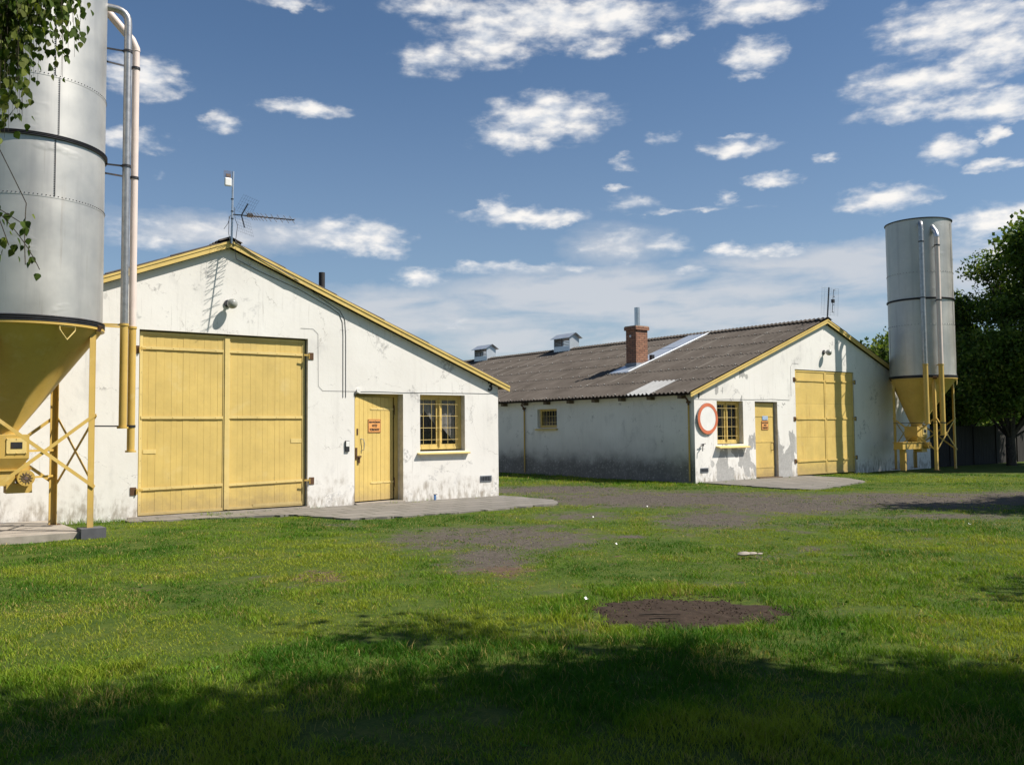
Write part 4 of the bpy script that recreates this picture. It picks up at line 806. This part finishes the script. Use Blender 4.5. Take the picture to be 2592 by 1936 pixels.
# ------------------------------------------------------------------ antennas
def antenna_A():
    t=thing('mast_antenna',(6.28,YA-.10,5.45),'silver mast with television aerial and white box on the ridge of barn 3','antenna'); X0,Y0=6.28,YA-.15
    mb=MB(); mb.tube([(X0-.005,Y0,5.40),(X0+.02,Y0,6.88)],.022,10); mb.build('mast',MT['steel'],t,smooth=True)
    for z in (6.30,6.05,5.90): MB().tube([(X0+.005,Y0,z),(X0+.005,Y0,z+.02)],.03,8).build('clamp',MT['black'],t)
    mb=MB(); mb.tube([(X0-.06,Y0-.01,5.95),(X0-.07,Y0-.02,5.6),(X0-.03,Y0-.02,5.4)],.007,5); mb.tube([(X0+.05,Y0,6.15),(X0+.06,Y0-.02,5.9),(X0+.12,Y0,5.8),(X0+.07,Y0-.02,5.45)],.006,5); mb.tube([(X0-.03,Y0,5.98),(X0-.08,Y0,5.8),(X0-.16,Y0,5.68)],.006,5); mb.build('aerial_lead',MT['cable'],t)
    bx_=MB(); bx_.box(X0-.17,X0-.03,Y0-.07,Y0-.01,6.55,6.72); bx_.build('receiver_box',MT['white'],t,bevel=.02)
    mb=MB()
    for i in range(8): xx=X0-.175+.02*i; mb.tube([(xx,Y0-.02,6.73),(xx,Y0-.02,6.87)],.0025,4)
    for i in range(6): zz=6.74+.025*i; mb.tube([(X0-.18,Y0-.02,zz),(X0-.02,Y0-.02,zz)],.0025,4)
    mb.box(X0-.14,X0-.05,Y0-.05,Y0-.02,6.74,6.80); mb.build('grid_reflector',MT['louvre'],t)
    # yagi: boom sloping gently down, pointing right and towards the viewer
    s=Vector((X0+.02,Y0,6.0)); e=Vector((7.13,16.5,5.78)); d=(e-s).normalized(); h=Vector((-d.y,d.x,0)).normalized(); u=Vector((0,0,1)); u=(u-d*u.dot(d)).normalized()
    mb=MB(); mb.tube([s-d*.02,e],.012,6); bm=mb.build('boom',MT['black'],t)
    mb=MB(); L=(e-s).length
    for i,f in enumerate((.27,.31,.35,.40,.45,.51,.58,.67,.77,.87,.965)):
        p=s+d*(L*f); hl=.16-.05*f
        for sg in (-1,1): mb.tube([p,p+u*sg*.05+h*hl],.0045,4); mb.tube([p,p+u*sg*.05-h*hl],.0045,4)
    mb.build('directors',MT['wood_dark'],bm)
    mb=MB(); c=s+d*.20
    mb.box(c.x+.1,c.x+.2,c.y-.11,c.y-.03,c.z-.03,c.z+.035); mb.build('balun_box',MT['black'],bm)
    for sg in (1,-1):
        mb=MB(); dirv=(d*.42+u*sg*.9).normalized(); mb.bar(c,c+dirv*.27,.025,.012,tuple(h))
        for i in range(6):
            q=c+dirv*(.05+.07*i); mb.tube([q-h*.27,q+h*.27],.0014,4)
        for j in range(8):
            q=h*(-.27+.54*j/7); mb.tube([c+q+dirv*.05,c+q+dirv*.42],.0014,4)
        mb.build('corner_reflector',MT['metal_dark'],t)
antenna_A()
def antenna_B():
    t=thing('mast_antenna',(27.28,YB-.06,5.3),'dark mast with a grid aerial on the ridge of barn 1','antenna'); X0,Y0=27.27,YB-.08
    mb=MB(); mb.tube([(X0-.02,Y0,5.1),(X0+.16,Y0,6.45)],.024,8); mb.build('mast',MT['metal_dark'],t)
    mb=MB(); mb.tube([(X0+.13,Y0-.12,5.56),(X0+.25,Y0-.12,6.36)],.011,6)
    for z in (5.57,5.83,6.12,6.35): xx=X0+.13+.12*(z-5.56)/.8; mb.tube([(xx,Y0-.12,z),(xx+.2,Y0-.05,z+.015)],.010,6)
    mb.box(X0+.15,X0+.26,Y0-.15,Y0-.08,5.9,6.02); mb.build('dipoles',MT['metal_dark'],t)
    mb=MB()
    for i in range(15):
        z=5.48+.067*i; xx=X0+.05+.12*(z-5.5)/.9; mb.tube([(xx-.45,Y0-.03,z-.02),(xx+.55,Y0-.03,z+.02)],.0032,4)
    for o in (-.45,-.28,.0,.1,.32,.55): mb.tube([(X0+.05+o,Y0-.03,5.46),(X0+.16+o,Y0-.03,6.44)],.0032,4)
    mb.build('grid_reflector',MT['steel'],t)
antenna_B()

# ------------------------------------------------------------------ feed silos
def arc_pts(a,b,c,n=6):
    a,b,c=Vector(a),Vector(b),Vector(c); return [a*(1-t)**2+b*2*t*(1-t)+c*t*t for t in [i/n for i in range(n+1)]]
def silo(cx,cy,Rr,z0,a0,tip,p1,p2,pr,label,detail):
    t=thing('feed_silo',(cx,cy,0),label,'silo'); zt=8.97
    mb=MB(); n=96; seams=[(5.17,0),(7.03,0)]
    prof=[(Rr,z0)]
    for z,_ in seams: prof+=[(Rr,z-.012),(Rr+.004,z-.010),(Rr+.004,z+.010),(Rr-.002,z+.012)]
    prof+=[(Rr,zt)]; mb.lathe(cx,cy,prof,n); bodym=mb
    mb=MB(); mb.lathe(cx,cy,[(Rr+.01,zt),(Rr*.5,zt+.05),(0.001,zt+.08)],n); mb.build('silo_roof',MT['galv'],t,smooth=True)
    for z,hh in ((z0+.03,.10),(6.10,.07),(zt-.02,.045)):
        mb=MB(); pr_=[(Rr-.002,z-hh/2)]
        k_=3 if hh>.05 else 1
        for i in range(k_): za=z-hh/2+hh*i/k_; zb=za+hh/k_; pr_+=[(Rr+.008,za),(Rr+.036,za+.006),(Rr+.036,zb-.010),(Rr+.008,zb)]
        pr_+=[(Rr-.002,z+hh/2)]; mb.lathe(cx,cy,pr_,n); mb.build('hoop',MT['metal_dark'],t,smooth=True)
    # rivets and vertical laps
    rv=MB()
    for z in (5.17,7.03):
        for i in range(120 if detail else 60):
            a=2*math.pi*i/(120 if detail else 60); rv.ball((cx+(Rr+.005)*math.cos(a),cy+(Rr+.005)*math.sin(a),z+.02),.0085 if detail else .011,3)
    for a,za,zb in ((-1.40,z0+.1,5.17) if False else (-1.42,5.2,6.06),(-1.38,6.15,7.03),(-1.44,7.05,8.8),(.3,5.2,7.0),(2.4,3.5,5.1)):
        z=za
        while z<zb: rv.ball((cx+(Rr+.003)*math.cos(a),cy+(Rr+.003)*math.sin(a),z),.008,3); z+=.035
        p=Vector((cx+(Rr+.001)*math.cos(a+.012),cy+(Rr+.001)*math.sin(a+.012),0)); rv.bar(p+Vector((0,0,za)),p+Vector((0,0,zb)),.01,.004,(-math.sin(a),math.cos(a),0))
    body=bodym.build('silo_body',MT['galv'],t,smooth=True,extra=(rv,MT['metal_dark']))
    # hopper cone, skewed outlet
    mb=MB(); tx,ty=tip; zc=z0-.02
    mb.lathe(cx,cy,[(Rr+.03,zc),(Rr+.03,zc-.035),(Rr-.01,zc-.04),(.18,1.66,tx,ty),(.18,1.58,tx,ty)],n); cone=mb.build('hopper',MT['yellow_steel'],t,smooth=True)
    mb=MB()
    for a in (-1.2,): 
        p=Vector((cx+(Rr-.03)*math.cos(a),cy+(Rr-.03)*math.sin(a),zc-.05)); s_=Vector((-math.sin(a),math.cos(a),0)); o=Vector((math.cos(a),math.sin(a),0))*.03
        mb.tube([p+o-s_*.13,p+o+s_*.13,p+o+s_*.12-Vector((0,0,.06)),p+o*.6-Vector((0,0,.2)),p+o-s_*.12-Vector((0,0,.06)),p+o-s_*.13],.011,6)
    mb.build('lifting_ring',MT['yellow_pale'],cone)
    # outlet boot with inspection window, trough, motor
    ox,oy=cx+tx,cy+ty
    bt=MB(); bt.box(ox-.38,ox+.30,oy-.24,oy+.24,1.22,1.60); bt.add([(ox-.38,oy-.24,1.22),(ox+.30,oy-.24,1.22),(ox+.30,oy+.24,1.22),(ox-.38,oy+.24,1.22),(ox-.28,oy-.16,1.02),(ox+.14,oy-.16,1.02),(ox+.14,oy+.16,1.02),(ox-.28,oy+.16,1.02)],[(0,1,5,4),(1,2,6,5),(2,3,7,6),(3,0,4,7),(4,5,6,7)]); boot=bt.build('outlet_box',MT['yellow_steel'],t,bevel=.006)
    mb=MB(); mb.box(ox-.02,ox+.26,oy-.255,oy-.24,1.30,1.54); 
    for u in (-.01,.12,.25):
        for v in (1.31,1.53): mb.ball((ox+u,oy-.258,v),.01,3)
    mb.build('inspection_cover',MT['yellow_pale'],boot); mb=MB(); mb.box(ox+.04,ox+.20,oy-.262,oy-.256,1.38,1.48); mb.build('sight_glass',MT['metal_dark'],boot)
    tr=MB(); tr.box(ox-1.25,ox+.12,oy-.17,oy+.17,.80,1.03); tr.box(ox-1.28,ox+.15,oy-.20,oy+.20,1.03,1.05); tr.box(ox-1.0,ox-.9,oy-.1,oy+.1,.05,.80); tr.build('auger_trough',MT['yellow_steel'],t)
    mo=MB(); mo.tube([(ox+.25,oy-.28,.92),(ox+.25,oy+.12,.92)],.115,20); mo.tube([(ox+.25,oy-.34,.92),(ox+.25,oy-.28,.92)],.125,20); mo.box(ox+.0,ox+.36,oy-.18,oy+.12,.68,.83); mo.box(ox+.05,ox+.34,oy-.12,oy+.1,1.03,1.10); mot=mo.build('motor',MT['yellow_steel'],t,smooth=True)
    gq=MB()
    for i in range(12): a=2*math.pi*i/12; gq.bar((ox+.25+.03*math.cos(a),oy-.345,.92+.03*math.sin(a)),(ox+.25+.095*math.cos(a),oy-.345,.92+.095*math.sin(a)),.012,.006,(0,1,0))
    gq.disc((ox+.25,oy-.342,.92),.028,(0,-1,0),.008,12); gq.disc((ox+.25,oy-.341,.92),.066,(0,-1,0),.006,20,.058); gq.build('fan_grille',MT['louvre'],mot)
    # legs: angle iron, square of four
    L=[]
    for i in range(4):
        a=a0+i*math.pi/2; L.append(Vector((cx+(Rr-.02)*math.cos(a),cy+(Rr-.02)*math.sin(a),0)))
    for i,p in enumerate(L):
        e1=(L[(i+1)%4]-p).normalized(); e2=(L[(i-1)%4]-p).normalized(); mb=MB(); w_=.095
        zt_=z0-.05; b0=.07
        mb.bar(p+e1*w_/2+Vector((0,0,b0)),p+e1*w_/2+Vector((0,0,zt_)),w_,.008,tuple(e1)); mb.bar(p+e2*(w_/2+.004)+Vector((0,0,b0)),p+e2*(w_/2+.004)+Vector((0,0,zt_)),w_-.008,.008,tuple(e2))
        leg=mb.build('leg',MT['yellow_steel'],t); o=(p-Vector((cx,cy,0))).normalized()
        mb=MB(); mb.box(p.x-.09,p.x+.09,p.y-.09,p.y+.09,b0-.0,b0+.012); mb.build('foot_plate',MT['rust'],leg)
        mb=MB(); mb.bar(p+o*.02+Vector((0,0,zt_-.02)),p+o*.06+Vector((0,0,zt_+.06)),.14,.04,tuple(e1-e2)); mb.build('leg_bracket',MT['rust'],leg)
    for i in range(4):
        p,q=L[i],L[(i+1)%4]; o=((p+q)/2-Vector((cx,cy,0))).normalized(); d_=(q-p).normalized()
        for j,(za,zb) in enumerate(((.76,1.90),(1.90,.76))):
            off=o*(.012+.014*j); mb=MB(); mb.bar(p+off+Vector((0,0,za)),q+off+Vector((0,0,zb)),.052,.007,(0,0,1)); 
            mb.build('brace',MT['yellow_steel'],t)
    for zz in (1.33,.90):
        mb=MB(); p=L[1]; mb.bar((ox+.15,oy+.05,zz),(p.x,p.y,zz),.035,.01,(0,0,1)); mb.build('tie_bar',MT['yellow_steel'],t)
    # fill and vent pipes
    zy=3.70 if not detail else 3.72
    for i,(p,zb,ze) in enumerate(((p1,1.68,8.72),(p2,1.28,8.42))):
        P3=Vector((*p,0)); o=(Vector((cx,cy,0))-P3); gap=o.length-Rr; o.normalize()
        mb=MB(); zs=3.38 if detail else 3.72
        mb.tube([P3+Vector((0,0,zb)),P3+Vector((0,0,zs))],pr,20); mb.tube([P3+Vector((0,0,zs)),P3+Vector((0,0,zs+.03))],pr+.012,20); mb.tube([P3+Vector((0,0,zb)),P3+Vector((0,0,zb+.03))],pr+.025,20); pl=mb.build('filling_pipe',MT['yellow_steel'],t,smooth=True)
        mb=MB(); z1_=ze-.22; pts=[P3+Vector((0,0,zs+.03)),P3+Vector((0,0,z1_))]
        if i==0: pts+=arc_pts(P3+Vector((0,0,z1_)),P3+Vector((0,0,ze)),P3+o*.24+Vector((0,0,ze)))[1:]+[P3+o*(gap+.1)+Vector((0,0,ze))]
        else: pts+=[P3+Vector((0,0,z1_+.04)),P3+o*.07+Vector((0,0,z1_+.18)),P3+o*(gap+.1)+Vector((0,0,z1_+.18+(gap)*1.0))]
        if i==0: mb.tube(pts,pr*.97,20); mb.build('upper_pipe',MT['pipe_grey'],pl,smooth=True)
        else:
            mb.tube(pts[:2],pr*.95,20); mb.build('upper_pipe',MT['pipe_pink'],pl,smooth=True); mb=MB(); mb.tube(pts[1:],pr*1.08,20); mb.build('pipe_elbow',MT['pipe_pink'] if detail else MT['steel'],pl,smooth=True)
        for zc_ in (8.02-.12*i,6.06-.08*i,zs+.015,1.72 if i else 2.0):
            if zc_<3 and i==0: continue
            mb=MB(); q=P3+o*(gap+.02); mb.tube([P3+Vector((0,0,zc_-.02)),P3+Vector((0,0,zc_+.02))],pr+.01,16); 
            if zc_>3: mb.bar(P3+o*pr+Vector((0,0,zc_)),q+Vector((0,0,zc_)),.03,.012,(0,0,1))
            else: mb.bar(P3+Vector((0,0,zc_)),(L[0]+Vector((0,0,zc_))) if detail else (L[2]+Vector((0,0,zc_))),.022,.012,(0,0,1))
            mb.build('pipe_bracket',MT['metal_dark'] if zc_>4 or zc_<3 else MT['yellow_steel'],pl)
    return t,L
tA,LA=silo(2.38,15.87,1.09,3.30,R(-34),(-.24,.2),(3.77,15.62),(3.99,15.98),.063,'tall galvanised feed silo on yellow legs at the near left, partly behind birch leaves',True)
tB,LB=silo(31.3,16.72,1.10,3.32,R(-42),(-.38,.1),(29.99,15.92),(30.48,15.62),.085,'tall galvanised feed silo on yellow legs at the far right beside the dark tree',False)
mb=MB(); mb.box(3.06,3.42,15.08,15.42,-.08,.13); struct(mb.build('concrete_footing',MT['dark_block']))

# ------------------------------------------------------------------ fence
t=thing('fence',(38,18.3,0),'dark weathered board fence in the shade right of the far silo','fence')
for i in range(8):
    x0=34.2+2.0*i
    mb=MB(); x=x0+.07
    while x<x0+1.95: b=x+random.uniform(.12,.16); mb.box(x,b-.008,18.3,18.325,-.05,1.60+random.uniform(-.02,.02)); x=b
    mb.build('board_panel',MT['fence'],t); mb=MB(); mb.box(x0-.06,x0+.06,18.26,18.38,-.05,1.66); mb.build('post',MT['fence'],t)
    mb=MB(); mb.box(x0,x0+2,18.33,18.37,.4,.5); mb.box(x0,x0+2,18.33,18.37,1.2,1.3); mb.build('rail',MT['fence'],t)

# ------------------------------------------------------------------ trees
def leaf_cloud(blobs,n,size,pal,seed,shape='quad',droop=.0):
    r_=np.random.default_rng(seed); bl=np.array(blobs,float); vol=bl[:,3]*bl[:,4]*bl[:,5]; pr_=vol**.8; pr_/=pr_.sum()
    # second level: sprigs inside each blob, then leaves round each sprig
    ns=n//22; k=r_.choice(len(bl),ns,p=pr_); u=r_.normal(size=(ns,3)); u/=np.linalg.norm(u,axis=1)[:,None]; rad=r_.random(ns)**.38
    c=bl[k,:3]+u*rad[:,None]*bl[k,3:6]*r_.uniform(.85,1.12,(ns,1))
    kk=r_.integers(0,ns,n); p=c[kk]+r_.normal(size=(n,3))*np.array((1,1,.6))*size*1.8
    a=r_.normal(size=(n,3)); a[:,2]-=droop; a/=np.linalg.norm(a,axis=1)[:,None]; b=np.cross(a,r_.normal(size=(n,3))); b/=np.linalg.norm(b,axis=1)[:,None]
    s=size*r_.uniform(.6,1.3,n)[:,None]
    V=np.stack([p,p+a*s*.5+b*s*.32,p+a*s,p+a*s*.5-b*s*.32],1); i=np.arange(n)*4; Q=np.stack([i,i+1,i+2,i+3],1)
    pal=np.array(pal); t_=np.clip(r_.random(ns)*.75+r_.normal(0,.15,ns),0,.999)[kk]*(len(pal)-1); j=t_.astype(int); f=(t_-j)[:,None]; col=(pal[j]*(1-f)+pal[j+1]*f)*r_.uniform(.75,1.25,(n,1))
    return V.reshape(-1,3),Q,np.repeat(col,4,0)
DARK=[(.035,.065,.014),(.07,.12,.02),(.14,.19,.035),(.24,.24,.065)]
def tree(x,y,H,blobs,n,size,label,seed,trunk_r=.16,lean=(0,0),pal=DARK,name='tree'):
    t=thing(name,(x,y,0),label,'tree'); r_=random.Random(seed); mb=MB()
    top=Vector((x+lean[0],y+lean[1],H*.72)); pts=[Vector((x,y,-.1)).lerp(top,i/6)+Vector((r_.uniform(-.06,.06),r_.uniform(-.06,.06),0)) for i in range(7)]
    mb.tube(pts,[trunk_r*(1-.12*i) for i in range(7)],10); mb.build('trunk',MT['bark'],t,smooth=True)
    mb=MB()
    for bq in blobs:
        c=Vector(bq[:3]); i=min(5,max(1,int(6*max(.15,(c.z-1.2)/top.z*.7)))); s=pts[i]; mid=s.lerp(c,.5)+Vector((r_.uniform(-.2,.2),r_.uniform(-.2,.2),r_.uniform(.0,.3)))
        mb.tube(arc_pts(s,mid,c,5),[.06*(1-.16*q) for q in range(6)],6)
        for _ in range(5):
            e=c+Vector((r_.uniform(-1,1)*bq[3],r_.uniform(-1,1)*bq[4],r_.uniform(-1,1)*bq[5]))*.8; mb.tube(arc_pts(mid,(mid+e)/2+Vector((0,0,.1)),e,3),[.025,.02,.014,.007],5)
    mb.build('limbs',MT['bark'],t)
    V,Q,col=leaf_cloud([(b[0]-x,b[1]-y,b[2],*b[3:6]) for b in blobs],n,size,pal,seed)
    o=mesh_np('crown',V,None,Q,col,MT['leaf']); o.parent=t
    return t
def crown(cx,cy,cz,rx,rz,k,seed,sub=.42):
    r_=random.Random(seed); L=[]
    for i in range(k):
        while True:
            u=Vector((r_.uniform(-1,1),r_.uniform(-1,1),r_.uniform(-1,1)))
            if u.length<1: break
        q=r_.uniform(.7,1.25)*sub; L.append((cx+u.x*rx,cy+u.y*rx,cz+u.z*rz,rx*q,rx*q,rz*q*.8))
    return L
tree(38.6,17.0,9.2,crown(39.4,17.2,5.6,3.3,3.1,30,3,.30)+[(36.4,16.6,4.1,.9,.9,.7),(37.2,16.4,2.9,1.1,1,.7),(39.5,16.2,2.8,1.2,1,.7),(36.7,16.9,3.3,.9,.9,.8),(38.2,17.2,3.6,1.2,1,.9),(41.5,15.9,2.3,1.3,1,.7),(40.3,16.4,3.2,1.4,1,1),(36.9,16.8,2.5,.7,.7,.5)],72000,.15,'large leafy tree with dark trunk in front of the board fence',31,.2,(.6,.1))
tree(41.2,22.8,6.6,crown(41.2,22.8,4.4,1.5,1.5,12,5)+[(37.95,22.3,5.1,.22,.22,.4),(37.7,22.0,4.2,.38,.35,.25),(38.5,22.2,4.5,.3,.3,.4),(39.7,22.4,4.6,.6,.6,.6)],22000,.17,'smaller tree behind the board fence, its twigs showing left of the far silo',32,.12)
tree(44.0,21.5,7.5,crown(43.6,21.5,3.9,3.2,2.8,22,6),42000,.22,'tree growing behind the board fence at the right edge',34,.16)
# trees on the near side of the yard: they stand outside the picture and shade the lawn
tree(22.9,4.6,7.0,crown(22.9,4.9,4.9,2.2,1.7,18,8),34000,.17,'round yard tree out of the picture on the right, shading the track',35,.15)
tree(39.3,12.2,12,crown(39.3,12.7,8.2,3.1,3.4,26,9),60000,.24,'tall yard tree out of the picture on the right, shading the far silo',36,.2)
tree(5.6,-2.2,10,crown(5.1,-1.55,6.6,2.8,1.6,40,11,.5),140000,.15,'spreading lime tree just behind the viewpoint, shading the near lawn',37,.22)
tree(10.4,-4.2,10,crown(10.5,-4.9,6.8,3.3,1.8,36,12,.5)+[(7.5,2.65,6.6,.5,.32,.3),(7.9,2.0,6.7,.45,.32,.3),(8.3,.3,6.8,.7,.6,.5),(9.0,-1.6,6.8,1.0,.9,.6),(13.6,-.6,6.8,1.0,.9,.6)],125000,.15,'spreading maple tree behind the viewpoint to the right, shading the lawn corner',38,.22)
tree(.4,-3.4,9.5,crown(2.2,-1.5,6.6,3.0,1.5,40,14,.5),115000,.15,'bushy ash tree behind the viewpoint to the left, shading the near lawn',39,.2)
V,Q,col=leaf_cloud([(92*math.sin(R(a)),92*math.cos(R(a)),random.uniform(.8,2.6),random.uniform(2,4),random.uniform(2,4),random.uniform(1.6,3.4)) for a in np.arange(52,76,1.0)],26000,.55,[(.09,.15,.03),(.16,.22,.05),(.24,.28,.08)],55)
struct(mesh_np('distant_shrubs',V,None,Q,col,MT['leaf']),'stuff')
# hanging birch: twigs drooping into the upper left of the view
def birch():
    t=thing('birch_tree',(-3.4,4.2,0),'birch with leafy hanging twigs at the upper left edge','tree'); r_=random.Random(5)
    mb=MB(); mb.tube([(-3.4,4.2,-.1),(-3.3,4.3,2),(-3.1,4.4,4.2),(-2.9,4.5,6.6)],[.17,.14,.11,.05],12); mb.build('trunk',simple('birch_bark',(.55,.53,.5),.8,0,.2,6,.5,dirt=(.05,.045,.04)),t,smooth=True)
    mb=MB(); LV=[];C=[]
    br=[((-3.1,4.4,4.6),(-1.2,5.2,5.9),(.9,5.45,4.9)),((-3.1,4.4,4.3),(-1.4,5.3,5.5),(.62,5.5,4.4)),((-3.0,4.5,4.9),(-1.,4.6,6.0),(.8,5.1,4.9))]
    for b in br: mb.tube(arc_pts(*b,8),[.05*(1-.1*i) for i in range(9)],6)
    spec=[]
    for _ in range(95):
        x=r_.uniform(.42,.74); spec.append((x,4.6+r_.uniform(-.1,.3),3.05+1.0*max(0,(x-.55))/.25*.45+r_.uniform(-.05,.6),r_.randint(14,20)))
    for _ in range(40):
        spec.append((r_.uniform(.40,.62),4.6,r_.uniform(2.95,3.5),r_.randint(14,20)))
    for _ in range(34):
        x=r_.uniform(.70,.98); spec.append((x,4.6+r_.uniform(-.1,.3),3.62+.25*abs(x-.88)+r_.uniform(-.02,.45),r_.randint(12,18)))
    for x,zb in ((.97,3.66),(1.0,3.76),(.93,3.60),(.78,3.42),(.80,3.48),(1.03,3.84)): spec.append((x,4.5,zb,12))
    for (x,zt_,zb,nl) in spec:
        y0=5.45+r_.uniform(-.35,.35); dx=r_.uniform(.0,.05); s=Vector((x-.10,y0,zt_)); e=Vector((x+dx,y0+r_.uniform(-.05,.05),zb)); m_=Vector((x+.04,y0,(zt_*.75+zb*.25)))
        P=arc_pts(s,m_,e,8); mb.tube(P,[.0035*(1-.09*i) for i in range(9)],4)
        for j in range(int(nl*3.0)):
            f=r_.uniform(.02,1)*8; i=min(7,int(f)); p=Vector(P[i]).lerp(Vector(P[i+1]),f-i)+Vector((r_.uniform(-.05,.05),r_.uniform(-.06,.06),r_.uniform(-.02,.01))); LV.append(p)
    # lower sprays near the left edge
    for (pts,nl) in (([(.55,5.4,3.35),(.72,5.42,3.02),(.80,5.44,2.86)],0),([(.80,5.44,2.86),(.79,5.44,2.70),(.80,5.43,2.52)],9),([(.6,5.45,2.95),(.68,5.45,2.75),(.72,5.44,2.62)],14),([(.52,5.45,2.9),(.62,5.45,2.75),(.66,5.44,2.55)],18),([(.68,5.44,2.78),(.80,5.44,2.66),(.87,5.43,2.50)],9),([(.5,5.4,2.8),(.58,5.4,2.65),(.6,5.4,2.45)],14),([(.60,5.45,2.85),(.70,5.45,2.80),(.82,5.43,2.72)],9)):
        P=arc_pts(*pts,8); mb.tube(P,.003,4)
        for j in range(nl): i=r_.randint(1,8); LV.append(Vector(P[i])+Vector((r_.uniform(-.035,.035),r_.uniform(-.05,.05),r_.uniform(-.03,.02))))
    mb.build('branches',MT['bark'],t)
    vs=[];fs=[];co=[]
    org=Vector(t.location)
    for p in LV:
        L=r_.uniform(.032,.056); d=Vector((r_.uniform(-.5,.5),r_.uniform(-.5,.5),-1)).normalized(); s=d.cross(Vector((r_.uniform(-1,1),r_.uniform(-1,1),.1))).normalized(); nrm=d.cross(s)
        o=len(vs); sh=[(0,0),(.10,.30),(.34,.42),(.65,.26),(1,0),(.65,-.26),(.34,-.42),(.10,-.30)]
        vs+=[tuple(p-org+d*(a*L)+s*(b*L)+nrm*(-abs(b)*L*.25)) for a,b in sh]; fs.append(tuple(range(o,o+8)))
        c=(.07,.11,.022) if r_.random()<.7 else (.15,.18,.04); k_=r_.uniform(.6,1.3); co+=[(c[0]*k_,c[1]*k_,c[2]*k_)]*8
    me=bpy.data.meshes.new('leaves'); me.from_pydata(vs,[],fs); a=me.color_attributes.new('tint','FLOAT_COLOR','POINT'); a.data.foreach_set('color',np.concatenate([np.array(co),np.ones((len(co),1))],1).astype('f4').ravel()); me.materials.append(MT['leaf']); o=bpy.data.objects.new('leaves',me); sc.collection.objects.link(o); o.parent=t
    # crown above
    V,Q,col=leaf_cloud([(b[0]+3.4,b[1]-4.2,b[2],*b[3:6]) for b in [(-2.6,4.4,6.4,1.4,1.3,1.0),(-1.4,5.0,6.4,1.1,1,.8),(-3.4,4.1,7.4,1.2,1.2,1.0)]],9000,.06,DARK,77); o=mesh_np('crown',V,None,Q,col,MT['leaf']); o.parent=t
birch()

# ------------------------------------------------------------------ bits on the lawn
def bit(name,pts,r,label,cat,mat):
    mb=MB(); mb.tube(pts,r,6); return tag(mb.build(name,mat),label,cat)
bit('twig',[(5.52,5.52,.015),(5.63,5.43,.02),(5.80,5.30,.015)],[.006,.007,.003],'dark bent twig on the bare soil, the longer of two','twig',MT['bark'])
bit('twig',[(5.48,5.36,.012),(5.55,5.30,.018),(5.66,5.22,.012)],[.007,.006,.003],'short dark twig on the bare soil, nearer the front edge','twig',MT['bark'])
mb=MB()
for dx,dy,s in ((0,0,.7),(.10,-.05,.5),(.16,-.12,.3)): mb.ball((9.15+dx,7.28+dy,.02),.10*s,6,(1.5,1,.4))
tag(mb.build('stone',MT['concrete'],smooth=True),'pale flat stone lying in the grass beyond the bare soil','stone')
for i,(x,y) in enumerate(((10.9,12.0),(13.2,12.9),(8.6,9.0),(14.6,7.1),(5.62,6.3))):
    mb=MB(); mb.add([(x-.02,y-.012,.02),(x+.018,y-.018,.03),(x+.024,y+.015,.02),(x-.012,y+.018,.035)],[(0,1,2,3)]); mb.add([(x-.012,y+.018,.035),(x+.024,y+.015,.02),(x+.02,y+.03,.04)],[(0,1,2)])
    tag(mb.build('paper_scrap',MT['white']),['white paper scrap on the grey track before the pavement','white paper scrap beside the track near the far barn','white paper scrap in the grass midway to the near barn','white paper scrap on the right of the lawn','white paper scrap at the back edge of the bare soil'][i],'litter')
print('done')
